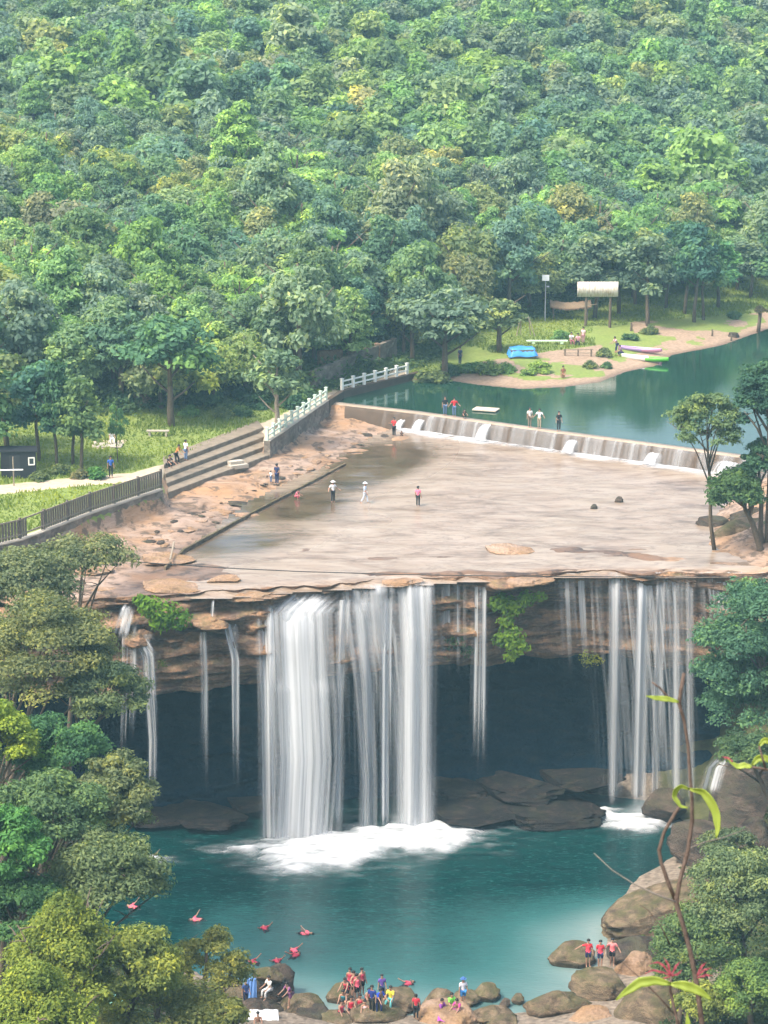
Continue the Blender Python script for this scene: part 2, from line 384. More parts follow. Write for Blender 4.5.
# ------------------------------------------------------------------ ground sheets
xs = np.concatenate([np.linspace(-600, -60, 28), np.arange(-55, 62, .45), np.linspace(66, 600, 28)])
ts = np.concatenate([np.arange(0, 30, .3), np.arange(30, 110, .5), np.arange(111, 200, 3), np.linspace(204, 1000, 30)])
Xg, Tg = np.meshgrid(xs, ts); Yg = lipY(Xg) + Tg
Yg = Yg + (.7 * fb2(Xg, 0 * Xg, .5, 71)) * np.clip(1 - Tg / 3, 0, 1)
Zg = upper(Xg, Yg)
Zg = Zg - .35 * np.clip(1 - Tg / .6, 0, 1)
PX, PY = proj(Xg, Yg, Zg)
def pmask(poly): return inpoly(PX, PY, poly).astype(float)
dt = sdist(Xg, Yg, TPOLY); dl = sdist(Xg, Yg, LAKE); dr = sdist(Xg, Yg, RIVER); dh = -sdist(Xg, Yg, HPOLY)
pathp = pmask([(-50, 490), (60, 479), (130, 473), (170, 462), (240, 429), (265, 422), (330, 392), (345, 380), (410, 362), (410, 374), (340, 391), (268, 440), (200, 462), (168, 478), (130, 482), (60, 488), (-50, 500)])
pathp = np.maximum(pathp, pmask([(92, 441), (125, 440), (120, 448), (94, 449)]))
grass = ((dt < 0) * 1.0)
far = (Yg > 216) & (dl > 0) & (dt > -.2) | ((Yg > 232) & (dl > 0))
sand_n = fb2(Xg, Yg, .18, 61)
sand = np.where(far, np.where(dl < 2.4 + 2.2 * sand_n, 1, 0), 0.0)
sand = np.maximum(sand, pmask([(480, 362), (545, 352), (600, 345), (612, 356), (600, 372), (560, 378), (520, 374)]) * (sand_n > -.5))
sand = np.maximum(sand, pmask([(628, 322), (700, 318), (768, 312), (768, 328), (720, 342), (690, 350), (640, 345)]) * (sand_n > -.25))
grass = np.maximum(grass, np.where(far & (sand < .5), 1, 0)) * (1 - sand)
wood = np.where(dh > 4, 1.0, 0); wood = np.maximum(wood, (Xg < -40) * .8 * (dt < 0))
right = -sdist(Xg, Yg, RPOLY)
wood = np.maximum(wood, (right > 4) * 1.0)
wet = ss(2.2, -.5, dr) * .8 * (Xg < 20); wet = np.maximum(wet, ss(1.2, 0, dl) * far * .7)
wet = np.where(dl < 0, 1, wet)
me = mesh_np('ground', np.stack([Xg, Yg, Zg], -1).reshape(-1, 3), grid_faces(len(xs), len(ts)), [M['ground']],
             dict(sand=sand, grass=grass, path=pathp, wood=wood * (1 - pathp), wet=wet), True)
tag(link('ground', me), kind='structure')
xs2 = np.concatenate([np.linspace(-260, -45, 24), np.arange(-42, 45, .7), np.linspace(48, 260, 24)])
ys2 = np.concatenate([np.linspace(-60, 20, 40), np.linspace(24, 90, 30), np.arange(92, 178, .7)])
X2, Y2 = np.meshgrid(xs2, ys2); Z2 = lower(X2, Y2); d2 = sdist(X2, Y2, POOL)
peb = ss(9, 5, d2 + 2.5 * fb2(X2, Y2, .3, 5)) * (np.abs(X2 - 3) < 17)
tag(link('gorge_ground', mesh_np('gorge_ground', np.stack([X2, Y2, Z2], -1).reshape(-1, 3), grid_faces(len(xs2), len(ys2)), [M['gorge']], dict(peb=peb), True)), kind='structure')

# cliff with undercut cave
us = np.arange(-60, 60, .22)
prof = [(-.02, 17.0), (.0, 16.8), (-.1, 16.45), (.15, 16.2), (.25, 15.7), (-.15, 15.4), (-.25, 14.8), (.1, 14.5), (.3, 13.9), (.0, 13.6), (-.1, 12.9), (.2, 12.6), (.25, 12.0), (-.05, 11.7), (-.05, 11.1), (.4, 10.7),
        (1.4, 10.45), (3.0, 10.6), (5, 10.8), (7, 10.4), (9, 9.2), (10, 7.4), (10.4, 5.5), (10, 4.0), (8.5, 3.0), (7.6, 2.6), (7.2, 1.6), (5, 1.3), (4.4, .5), (3.4, .1), (2.5, -1.2), (1, -3)]
rows = []
prof_i = []
for a, b in zip(prof[:-1], prof[1:]):
    for t in np.linspace(0, 1, 4, endpoint=False): prof_i.append((a[0] + (b[0] - a[0]) * t, a[1] + (b[1] - a[1]) * t))
prof_i.append(prof[-1]); pf = np.array(prof_i)
U, I = np.meshgrid(us, np.arange(len(pf))); DY = pf[I, 0]; DZ = pf[I, 1]
rec = ss(6, 9, U) * ss(24, 21, U)                                # the recessed bay of the cliff
DY = DY + rec * 1.5 * ss(15.9, 15.2, DZ) * ss(10, 10.8, DZ)
low_edge = .9 * fb2(U, 0 * U, .12, 81) + .8 * ss(-2, -16, U) * 0
DZ = DZ + low_edge * ss(14, 11, DZ) * ss(2, 9, DZ)
p3 = np.stack([U.ravel() * .35, DY.ravel() * .3, DZ.ravel() * 1.7], 1)
nz = fbm(p3, 90, 4).reshape(U.shape); n4 = fbm(np.stack([U.ravel() * .12, 0 * DY.ravel(), DZ.ravel() * .5], 1), 95, 3).reshape(U.shape)
band = ss(17, 16.6, DZ)
DY = DY - ((.38 + .25 * ss(2, -6, U)) * np.round(nz * 3) / 3 + .22 * nz + (.55 + .4 * ss(2, -6, U)) * n4) * (.15 + .85 * band) * ss(-.5, .5, DZ)
wall_in = ss(4, 9, DY)
DZ = DZ + .25 * fbm(np.stack([U.ravel() * .5, DY.ravel() * .5, 0 * DY.ravel()], 1), 99, 3).reshape(U.shape) * ss(10.9, 10.3, DZ) * ss(-1, .6, DZ)
close = np.clip(1 - ss(-27, -21, U) * ss(31, 25, U), 0, 1)       # the cave closes at both ends
DY = DY * (1 - close * ss(1, 3, DY) * .95)
YC = lipY(U) + DY; YC = YC + (.7 * fb2(U, 0 * U, .5, 71)) * ss(14, 17, DZ)
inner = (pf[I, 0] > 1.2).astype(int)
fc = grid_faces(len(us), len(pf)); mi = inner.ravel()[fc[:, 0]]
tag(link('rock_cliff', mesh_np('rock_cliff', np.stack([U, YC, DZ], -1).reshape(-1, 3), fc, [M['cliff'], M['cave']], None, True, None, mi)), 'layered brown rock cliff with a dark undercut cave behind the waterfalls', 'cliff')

# water sheets
def sheet(name, poly, z, step, m, attrs=None, zf=None, margin=None):
    x0, x1 = min(p[0] for p in poly), max(p[0] for p in poly); y0, y1 = min(p[1] for p in poly), max(p[1] for p in poly)
    gx = np.arange(x0 - step, x1 + step, step); gy = np.arange(y0 - step, y1 + step, step); X, Y = np.meshgrid(gx, gy)
    fc = grid_faces(len(gx), len(gy)); k = (sdist(X, Y, poly) < (step * 1.5 if margin is None else margin)).ravel(); fc = fc[k[fc].any(1)]
    Z = np.full(X.shape, z) if zf is None else zf(X, Y)
    used, inv = np.unique(fc, return_inverse=True)
    co = np.stack([X, Y, Z], -1).reshape(-1, 3)[used]
    at_ = {a: f(X, Y).ravel()[used] for a, f in (attrs or {}).items()}
    o = link(name, mesh_np(name, co, inv.reshape(fc.shape), [m], at_, True)); o['kind'] = 'structure'
    return o
POOLW = [(-30, 138), (-18, 134), (-9, 124), (11, 124), (15, 130), (19, 142), (26, 151), (28, 172), (-28, 172)]
sheet('pool_water', POOLW, 0, .5, M['pool'], dict(shallow=lambda X, Y: np.exp(-np.clip(-sdist(X, Y, POOL) + 1.2 * fb2(X, Y, .15, 44), 0, 50) / 7.0) * ss(148, 138, Y) * ss(-14, -8, X)))
LAKEW = [(-9, 214), (-4, 224), (8, 230), (30, 248), (44, 262), (80, 305), (115, 290), (92, 212), (44, 180.5), (29.8, 190.4), (15, 200.4), (2.8, 208.9), (-5, 213)]
sheet('reservoir_water', LAKE, 18.4, .4, M['lake'], margin=.1)
def riv_z(X, Y): return 17.03 + .03 * fb2(X * 1.0, Y * 1.0, .3, 77) - .3 * np.clip(1 - (Y - lipY(X)) / 1.2, 0, 1) ** 2
def still(X, Y):
    px, py = proj(X, Y, 17 + 0 * X); n = fb2(X, Y, .12, 15) * .35
    g = lambda cx, cy, sx, sy, rot=0: np.exp(-(((px - cx) + rot * (py - cy)) / sx) ** 2 - ((py - cy) / sy) ** 2)
    return np.clip(1.7 * g(375, 465, 45, 22, 1.2) + 1.4 * g(280, 508, 60, 14, 1.4) + 1.0 * g(230, 545, 60, 12, 1.5) + n * .5 * ss(450, 350, px), 0, 1)
RIVW = [(-12.5, 155.6), (-14.2, 164), (-9.8, 181), (-4.6, 193.8), (.6, 207.5), (2.8, 210.5), (15, 202), (30, 192), (31, 188), (27, 178), (24.5, 168.5), (28, 161.2), (26.7, 161.2), (12.2, 161.2), (3.9, 159.6), (-7.7, 157.1)]
sheet('river_water', RIVW, 17, .4, M['river'], dict(still=still), riv_z)

# ------------------------------------------------------------------ foliage
def leaves(rs, C, NRM, size, asp=.55):
    """diamond leaf sprays centred at C, facing NRM"""
    n = len(C); r = rs.normal(size=(n, 3)); a = np.cross(NRM, r); a /= np.linalg.norm(a, axis=1, keepdims=True) + 1e-9
    b = np.cross(NRM, a); b /= np.linalg.norm(b, axis=1, keepdims=True) + 1e-9
    s = size * (.6 + .8 * rs.random((n, 1)))
    V = np.stack([C + a * s, C + b * s * asp + NRM * s * .15, C - a * s, C - b * s * asp + NRM * s * .15], 1).reshape(-1, 3)
    return V, np.arange(n * 4).reshape(n, 4)
def crown_mesh(name, seed, rx, rz, ncl, nlf, leaf, shape='dome', cr=.34, flat=.75, droop=0.0, asp=.55, mat=None, gap=0.0):
    rs = np.random.default_rng(seed); cen = []; rad = []
    while len(cen) < ncl:
        d = rs.normal(size=3); d /= np.linalg.norm(d)
        if d[2] < -.55: continue
        r = rs.uniform(.35, 1) ** .5 * (.82 + .22 * rs.random())
        p = d * r
        if shape == 'cone': h = (p[2] + 1) / 2; p[:2] *= 1.15 * (1.08 - h) + .1
        if shape == 'ovoid': p[:2] *= .95 - .22 * p[2]
        if shape == 'layer': p[2] = np.round(p[2] * 2.2) / 2.2 + rs.normal() * .05
        cen.append(p * np.array([rx, rx, rz]) * .84); rad.append(rx * cr * rs.uniform(.65, 1.2))
    V = []; T = []; k0 = 0
    for c, q in zip(cen, rad):
        n = int(nlf * (q / (rx * cr)) ** 2); d = rs.normal(size=(n, 3)); d /= np.linalg.norm(d, axis=1, keepdims=True)
        d[:, 2] = np.where(d[:, 2] < -.3, -d[:, 2], d[:, 2])
        r = q * rs.uniform(.45, 1.22, (n, 1)); P = c + d * r * np.array([1, 1, flat]); P[:, 2] -= droop * (d[:, 0] ** 2 + d[:, 1] ** 2) * q
        nr = d * .7 + np.array([0, 0, .35]) + rs.normal(size=(n, 3)) * .38; nr /= np.linalg.norm(nr, axis=1, keepdims=True)
        v, _ = leaves(rs, P, nr, leaf, asp); V.append(v)
        tone = np.clip(.42 + rs.normal() * .17 + rs.normal(size=n) * .16, 0, 1); T.append(np.repeat(tone, 4))
    V = np.concatenate(V); T = np.concatenate(T)
    return mesh_np(name, V, np.arange(len(V)).reshape(-1, 4), [mat or M['leaf']], dict(tone=T))
def trunk_mesh(name, seed, h, r, rx, nl=4, lean=.08, m='bark', fork=.45):
    rr = random.Random(seed); b = MB(); pts = [Vector((0, 0, -.6))]; x = y = 0
    for i in range(1, 6):
        x += rr.uniform(-1, 1) * lean * h / 5; y += rr.uniform(-1, 1) * lean * h / 5; pts.append(Vector((x, y, h * i / 5)))
    b.tube(pts, [r * (1.25 - .18 * i) for i in range(6)], 8)
    for k in range(nl):
        t = fork + (1 - fork) * k / max(nl, 1) * .8; i = min(4, int(t * 5)); p = pts[i].lerp(pts[i + 1], t * 5 - i)
        a = k * 2.4 + rr.uniform(-.5, .5); L = rx * rr.uniform(.55, .9)
        q = p + Vector((math.cos(a) * L * .5, math.sin(a) * L * .5, L * .35)); e = p + Vector((math.cos(a) * L, math.sin(a) * L, L * .8))
        b.tube([p, q, e], [r * .5, r * .32, r * .12], 5)
    return b.mesh(name, M[m], True)
def make_tree(name, loc, cm, tm, h, color, label, cat='tree', group=None, rz=0, s=1.0, sz=None, second=None):
    t = thing(name, loc, label, cat, group, rz); t.scale = (s, s, sz or s)
    if tm: link('trunk', tm, t)
    c = link('crown', cm, t); c.location = (0, 0, h); c.color = (*color, 1)
    return t
# kinds of hillside tree: crown mesh, trunk mesh, height of crown centre
HK = []
for i, (shape, rx, rz, ncl, cr, flat, sz) in enumerate([('dome', 3.4, 2.9, 34, .34, .8, .27), ('ovoid', 3.0, 3.9, 38, .34, .8, .25), ('cone', 3.0, 4.6, 40, .32, .6, .24), ('layer', 3.6, 2.8, 30, .36, .45, .28), ('dome', 3.1, 3.1, 44, .26, .85, .22), ('ovoid', 2.7, 4.4, 46, .27, .7, .22)]):
    cm = crown_mesh('crown_mesh', 100 + i, rx, rz, int(ncl * 1.4), 140, sz * .78, shape, cr * .88, flat, mat=M['hill_leaf'])
    tm = trunk_mesh('trunk_mesh', 200 + i, 5.2 + rz * .6, .2, rx, 4); HK.append((cm, tm, 2.5 + rz * .58, rx))
SHAPEW = ['broad', 'oval', 'tapering', 'layered', 'lumpy', 'tall']
PAL0 = [('dull green', (.052, .098, .045)), ('grey-green', (.066, .1, .07)), ('deep green', (.038, .08, .042)), ('fresh green', (.075, .15, .04)), ('yellow-green', (.105, .16, .045)), ('olive', (.095, .115, .045)), ('brownish', (.1, .1, .06)), ('bluish green', (.04, .088, .065))]
PAL = [(n_, (c_[0] * 1.95, c_[1] * 1.64, c_[2] * 2.1)) for n_, c_ in PAL0]
PW = [28, 24, 12, 20, 6, 9, 1.5, 12]
def taken(px, py):
    return False
pts = []; rs = np.random.default_rng(5)
cand = rs.uniform([-110, 190], [150, 430], (42000, 2))
dhc = -sdist(cand[:, 0], cand[:, 1], HPOLY); zc = upper(cand[:, 0], cand[:, 1]); cx, cy = proj(cand[:, 0], cand[:, 1], zc + 6)
ok = (dhc > .5) & (cx > -230) & (cx < 1000) & (cy > -60); cand, zc, cx, cy, dhc = cand[ok], zc[ok], cx[ok], cy[ok], dhc[ok]
cells = {}
def free(p, r):
    i, j = int(p[0] // 6), int(p[1] // 6)
    for a in (i - 1, i, i + 1):
        for b in (j - 1, j, j + 1):
            for q in cells.get((a, b), ()):
                if (p[0] - q[0]) ** 2 + (p[1] - q[1]) ** 2 < r * r: return False
    return True
sel = []
for i in range(len(cand)):
    r = (2.9 + 1.3 * rs.random()) * (1 - .0022 * min(dhc[i], 110))
    if free(cand[i], r): cells.setdefault((int(cand[i][0] // 6), int(cand[i][1] // 6)), []).append(cand[i]); sel.append((i, r))
sel.sort(key=lambda t: cand[t[0]][1])
farV = []; farT = []; farC = []; nh = 0
FARK = [crown_mesh('far_crown_mesh', 300 + i, HK[i][3], [2.9, 3.9, 4.6, 2.8, 3.1, 4.4][i], 34, 60, .3, ['dome', 'ovoid', 'cone', 'layer', 'dome', 'ovoid'][i], .31) for i in range(6)]
FARD = []
for m_ in FARK:
    co = np.empty(len(m_.vertices) * 3, np.float32); m_.vertices.foreach_get('co', co); tt = np.empty(len(m_.vertices), np.float32); m_.attributes['tone'].data.foreach_get('value', tt); FARD.append((co.reshape(-1, 3), tt))
for (i, r) in sel:
    x, y = cand[i]; z = zc[i] - 1.2; k = rs.choice(6, p=[.24, .2, .1, .14, .2, .12]); patch = fb2(np.array([x]), np.array([y]), .035, 8)[0]
    wts = np.array(PW, float); wts[[3, 4]] *= 1 + 1.6 * max(0, patch); wts[[1, 7]] *= 1 + 1.6 * max(0, -patch); wts /= wts.sum()
    pi = rs.choice(8, p=wts); cn, c = PAL[pi]; c = np.array(c) * .6 + np.array([.113, .182, .078]) * .4; c = tuple(c * 1.62 * rs.uniform(.84, 1.18) * np.array([rs.uniform(.92, 1.1), 1, rs.uniform(.9, 1.15)]))
    s = rs.uniform(.9, 1.3) * (1 - .0022 * min(dhc[i], 110)) * 1.0; sz = s * rs.uniform(.88, 1.2); rz = rs.uniform(0, 6.28)
    inside = -45 < cx[i] < 812
    if rs.random() < .08: s *= 1.32; sz *= 1.3; c = (c[0] * 1.3, c[1] * 1.15, c[2] * 1.05)
    if nh < 292 and inside:
        row = 'along the forest edge' if dhc[i] < 9 else 'low on the forested slope' if dhc[i] < 32 else 'midway up the forested slope' if dhc[i] < 62 else 'high on the forested slope'
        px = cx[i]; colw = 'behind the grass lawn' if px < 190 else 'above the white railings' if px < 400 else 'behind the thatched shelter' if px < 580 else 'behind the sandy beach'
        make_tree('hillside_tree', (x, y, z), HK[k][0], HK[k][1], HK[k][2], c, f'{cn} {SHAPEW[k]} tree {row} {colw}', 'tree', 'trees of the forested hill', rz, s, sz); nh += 1
    else:
        co, tt = FARD[k]; ca, sa = math.cos(rz), math.sin(rz)
        v = np.stack([(co[:, 0] * ca - co[:, 1] * sa) * s * 1.08 + x, (co[:, 0] * sa + co[:, 1] * ca) * s * 1.08 + y, (co[:, 2] + HK[k][2]) * sz + z], 1)
        farV.append(v); farT.append(tt); farC.append(np.tile(np.array([*c, 1], np.float32), (len(v), 1)))
def far_leaf():
    k = N('far_foliage'); a = k.new('Attribute', attribute_name='tint'); t = k.attr('tone')
    c = k.mix(1, a.outputs['Color'], k.ramp(t, [(0, (.5, .55, .6)), (.5, (1, 1, 1)), (1, (1.75, 1.55, .95))]), 'MULTIPLY')
    k.base(c, .65, .08); tr = k.new('BsdfTranslucent'); k.put(tr.inputs[0], k.mix(1, c, (1.3, 1.4, .6), 'MULTIPLY'))
    mx = k.new('MixShader'); mx.inputs[0].default_value = .45; k.l.new(k.b.outputs[0], mx.inputs[1]); k.l.new(tr.outputs[0], mx.inputs[2]); k.l.new(mx.outputs[0], k.o.inputs[0]); return k.m
V = np.concatenate(farV); me = mesh_np('forest', V, np.arange(len(V)).reshape(-1, 4), [far_leaf()], dict(tone=np.concatenate(farT)))
a = me.attributes.new('tint', 'FLOAT_COLOR', 'POINT'); a.data.foreach_set('color', np.concatenate(farC).ravel())
tag(link('forest', me), 'hazy mixed green forest covering the top of the hill', 'forest', None, 'stuff')
print('FOREST', len(sel), nh)

# grove and bank trees, each by the foot of its trunk in the picture
SLEND = [crown_mesh('slender_crown', 401 + i, 1.9, 3.4, 36, 110, .17, 'ovoid', .36, .8) for i in range(2)]
BROAD = [crown_mesh('broad_crown', 411, 2.9, 2.9, 40, 120, .21, 'dome', .3, .7), crown_mesh('broad_crown', 412, 3.0, 2.4, 34, 120, .22, 'layer', .34, .5)]
AIRY = [crown_mesh('airy_crown', 421 + i, 2.3, 2.3, 26, 70, .2, 'dome', .3, .6) for i in range(2)]
SLT = [trunk_mesh('slender_trunk', 431 + i, 5.4, .12, 1.6, 3, .1) for i in range(2)]
BRT = [trunk_mesh('branching_trunk', 441 + i, 5.2, .2, 2.6, 6, .1, 'bark', .3) for i in range(2)]
PALT = trunk_mesh('pale_trunk', 451, 4.6, .16, 2.2, 6, .12, 'bark_pale', .25)
def bank_tree(px, py, hpx, wpx, cm, tm, color, label, group=None, name='tree', ch=4.6, rx=2.4, z=19):
    p = on_upper(px, py, z); dep = p.y * CP - (p.z - CZ) * SP; H = hpx / F * dep; W = wpx / F * dep
    t = make_tree(name, p, cm, tm, ch, tuple(v * 2.0 for v in color), label, 'tree', group, rnd.uniform(0, 6.28))
    top = ch + (3.2 if rx == 2 else rx); t.scale = (W / (2 * rx), W / (2 * rx), H / top); return t
G1 = 'slender trees of the lawn grove'
G_DK, G_BL, G_MD, G_FR, G_OL, G_GR = (.03, .068, .036), (.034, .08, .06), (.05, .095, .042), (.08, .15, .045), (.085, .11, .045), (.068, .1, .066)
bank_tree(40, 462, 108, 62, SLEND[0], SLT[0], G_BL, 'dark bluish slender tree just behind the black shed', G1, ch=3.5, rx=2)
bank_tree(57, 466, 112, 48, SLEND[1], SLT[1], G_DK, 'dark slender tree tallest in the lawn grove', G1, ch=3.5, rx=2)
bank_tree(73, 464, 92, 50, SLEND[0], SLT[1], G_MD, 'mid green slender tree in the middle of the lawn grove', G1, ch=3.5, rx=2)
bank_tree(81, 470, 98, 58, SLEND[1], SLT[0], (.062, .1, .04), 'olive slender tree at the open end of the lawn grove', G1, ch=3.5, rx=2)
bank_tree(8, 448, 100, 80, SLEND[1], SLT[0], G_OL, 'olive green tree at the frame edge behind the shed', G1, ch=3.5, rx=2)
bank_tree(-18, 470, 120, 80, SLEND[0], SLT[0], G_MD, 'green tree beside the shed, mostly out of view', G1, ch=3.5, rx=2)
bank_tree(172, 426, 120, 100, BROAD[0], BRT[0], (.05, .105, .055), 'full round green tree with bare lower limbs above the lawn', None, ch=4.6, rx=3)
bank_tree(276, 432, 88, 68, AIRY[0], PALT, (.085, .125, .07), 'pale trunked grey-green tree beside the stair landing', None, ch=3.4, rx=2.3)
bank_tree(122, 404, 100, 78, BROAD[1], BRT[1], (.055, .1, .06), 'dull green layered tree behind the lawn grove', None, ch=4.6, rx=3)
bank_tree(118, 462, 60, 20, AIRY[1], SLT[0], (.06, .12, .05), 'small thin sapling at the edge of the lawn path', None, ch=3.4, rx=2.3)
bank_tree(445, 376, 96, 92, BROAD[1], BRT[1], (.075, .11, .075), 'wide grey-green tree leaning over the reservoir by the railing', None, ch=4.2, rx=3)
bank_tree(500, 352, 56, 58, AIRY[0], BRT[0], (.095, .125, .06), 'small round olive tree beside the blue tarp', None, ch=3.2, rx=2.3)
bank_tree(412, 362, 90, 66, BROAD[0], BRT[0], (.06, .095, .06), 'dusky green tree behind the end of the railing', None, ch=4.6, rx=3)
G2 = 'trees standing on the sandy beach'
for k, (px, py, h, wd, c, lb) in enumerate([(594, 318, 90, 66, G_GR, 'grey-green tree supporting the blank board'), (619, 314, 92, 60, G_MD, 'green tree behind the gap beside the blank board'), (648, 326, 98, 62, G_GR, 'pale green tree with splayed stems on the beach slope'), (666, 308, 84, 50, G_BL, 'bluish green tree set back behind the beach'), (684, 314, 100, 54, G_DK, 'dark green tree in the middle of the beach trees'), (694, 322, 104, 56, G_BL, 'tall bluish green tree nearest the wet sand'), (704, 320, 96, 48, G_MD, 'mid green tree close behind the wet sand'), (718, 308, 72, 56, (.05, .12, .055), 'bright low tree with bushy crown on the beach'), (750, 298, 62, 56, G_GR, 'grey tree at the far end of the beach'), (772, 300, 70, 60, G_MD, 'green tree where the beach leaves the frame'), (636, 306, 82, 56, G_OL, 'olive tree at the back of the beach'), (574, 300, 66, 50, G_MD, 'dark leafy tree behind the thatched shelter')]):
    bank_tree(px, py, h, wd, SLEND[k % 2], SLT[k % 2], c, lb, G2, ch=3.9, rx=2)

# shrubs
SHR = [crown_mesh('shrub_leaves', 501 + i, 1.0, .8, 14, 90, .13, 'dome', .42, .8) for i in range(3)]
def shrub(p, s, color, label, group=None, sz=None, name='shrub'):
    o = link(name, SHR[rnd.randrange(3)]); o.location = (p[0], p[1], p[2] + .25 * s); o.scale = (s, s, sz or s * .9); o.rotation_euler = (0, 0, rnd.uniform(0, 6)); o.color = (*[v * 1.7 for v in color], 1)
    return tag(o, label, 'shrub', group)
GS = 'shrubs of the reservoir bank'
for px, py, s, c, lb in [(432, 384, 1.5, G_OL, 'olive shrub at the end of the white railing'), (448, 376, 1.2, G_MD, 'green shrub under the leaning tree'), (470, 372, 1.1, G_FR, 'light green shrub beside the standing bather'), (489, 374, 1.3, (.12, .17, .05), 'yellow-green mound by the tarp shore'), (506, 372, .9, G_FR, 'low fresh green bush in front of the blue tarp'), (540, 372, 1.1, (.15, .22, .05), 'bright yellow-green mound on the sand spit'), (528, 375, .7, (.13, .2, .05), 'small bright tuft beside the mound'), (604, 356, .8, G_OL, 'thin bush beside the canoe bow'), (590, 368, .7, G_OL, 'dry low bush above the sand edge'), (607, 368, .6, G_MD, 'small dark bush near the canoe'), (650, 334, .9, G_OL, 'brown-green bush under the splayed tree'), (735, 318, .9, G_MD, 'round bush on the far sand'), (560, 340, 1.0, G_FR, 'fresh green bush behind the wooden rail'), (630, 340, .8, G_MD, 'green bush above the canoe')]:
    shrub(on_upper(px, py, 18.6), s, c, lb, GS)
GS2 = 'shrubs of the lawn and walls'
for px, py, s, c, lb in [(96, 478, .9, (.05, .12, .03), 'bright hedge bush beside the man in blue'), (118, 404, 1.4, G_DK, 'dark bush at the back of the lawn'), (150, 396, 1.3, G_MD, 'mid green bush at the lawn edge'), (205, 404, 1.5, G_MD, 'green bush on the bank above the lawn'), (232, 396, 1.4, G_DK, 'dark bush high on the bank above the lawn'), (222, 418, 1.0, G_OL, 'dry olive bush low on the bank'), (190, 416, .9, G_FR, 'light bush by the foot of the round tree'), (255, 408, 1.3, G_DK, 'shaded bush under the pale trunked tree'), (243, 416, .9, G_MD, 'small bush beside the landing'), (295, 408, 1.2, G_DK, 'dark bush behind the green railing'), (305, 398, 1.1, G_MD, 'green bush at the top of the green railing'), (60, 474, .8, G_OL, 'withered bush under the grove trunks'), (40, 480, .8, G_OL, 'dry bush by the shed'), (80, 478, .7, (.1, .1, .05), 'brown dry bush under the grove'), (140, 404, 1.0, (.13, .1, .07), 'brown withered bush at the back of the lawn'), (15, 420, 1.6, G_MD, 'leafy bush at the far left of the lawn'), (60, 412, 1.5, G_DK, 'dark bush behind the grove')]:
    shrub(on_upper(px, py, 19.3), s, c, lb, GS2)

# ------------------------------------------------------------------ waterfalls
WF = 'strands of the waterfall'
def fall(label, stations, mat='silk', layers=2, den=1.0, fade=(.05, 0.05), edge=.4, seed=0, name='waterfall', Y0=None, group=None):
    """stations: (picture y, x left, x right, metres the water stands out from the lip)"""
    st = np.array(stations, float); ys = np.linspace(st[0, 0], st[-1, 0], 44)
    xl = np.interp(ys, st[:, 0], st[:, 1]); xr = np.interp(ys, st[:, 0], st[:, 2]); out = np.interp(ys, st[:, 0], st[:, 3]); nu = 22
    base = Y0 or float(lipY(at((st[0, 1] + st[0, 2]) / 2, st[0, 0], 17).x))
    V = []; UV = []; D = []; FC = []
    for L in range(layers):
        P = []
        for j, y in enumerate(ys):
            v = j / 43
            for i in range(nu):
                u = i / (nu - 1); ex = .2 * (xr[j] - xl[j]); px = xl[j] - ex + (xr[j] - xl[j] + 2 * ex) * u
                yy = base + .25 - out[j] - .25 * min(1, v * 12) - .22 * L - .25 * math.sin(u * 7 + seed + L) * min(1, v * 4) - .12 * math.sin(u * 19 + seed * 2)
                P.append(atY(px, y, yy)); 
                e = float(ss(0, edge, u) * ss(1, 1 - edge, u)); f = (float(ss(0, fade[0], v)) if fade[0] else 1) * (float(ss(1, 1 - fade[1], v)) if fade[1] else 1)
                D.append(e * f * den * (1 if L == 0 else .8)); UV.append((u * (xr[j] - xl[j]) * .065 + seed * 3.1 + L * 11, -P[-1].z + L * 5))
        FC.append(grid_faces(nu, 44) + len(V)); V += [tuple(p) for p in P]
    o = link(name, mesh_np(name, V, np.concatenate(FC), [M[mat]], dict(den=D), True, UV))
    return tag(o, label, 'waterfall', group)
# main curtain
fall('widest white curtain bulging over a ledge, broadest in the falls', [(589, 284, 330, .1), (603, 272, 336, .6), (612, 264, 340, 1.1), (680, 266, 340, 1.8), (690, 267, 341, 2.1), (760, 269, 338, 2.7), (850, 264, 338, 3.3)], layers=2, den=1.05, seed=1)
fall('dense bright core of the widest white curtain', [(605, 272, 325, 1.1), (640, 272, 322, 1.9), (760, 276, 318, 3.0), (851, 272, 318, 3.6)], layers=1, den=1.0, seed=2)
fall('white curtain with a straight edge beside the bare rock, second widest', [(577, 396, 436, .1), (590, 395, 436, .5), (640, 397, 435, 1.1), (760, 396, 434, 1.8), (836, 395, 436, 2.2)], layers=3, den=1.05, seed=3)
fall('ragged upper veil of water joining the two white curtains', [(583, 330, 398, .05), (592, 330, 398, .35), (640, 333, 398, .6), (690, 340, 396, .7)], 'silk', 2, .74, (.04, .4), seed=4)
fall('narrow silky strand falling between the two white curtains', [(592, 340, 385, .3), (615, 345, 378, .7), (680, 352, 378, 1.2), (780, 358, 377, 1.7), (839, 357, 378, 2.1)], layers=2, den=.74, seed=5)
fall('thin strand touching the widest white curtain', [(600, 336, 352, .5), (700, 334, 344, 1.4), (843, 330, 343, 2.3)], 'thin_silk', 2, .7, (0, .15), seed=6)
fall('slanting strand pouring into the straight edged curtain', [(600, 372, 396, .4), (640, 384, 400, .8), (760, 394, 404, 1.6), (836, 396, 404, 1.9)], layers=1, den=.72, seed=7)
fall('faint short veil over dark rock by the straight edged curtain', [(580, 438, 468, .05), (640, 438, 466, .4), (690, 438, 466, .5)], 'thin_silk', 1, .62, (0, .6), seed=8)
fall('single faint strand beside the hanging green vines', [(583, 473, 488, .2), (640, 473, 487, .6), (790, 470, 486, .9)], 'thin_silk', 2, .68, (.02, .5), seed=9, edge=.3)
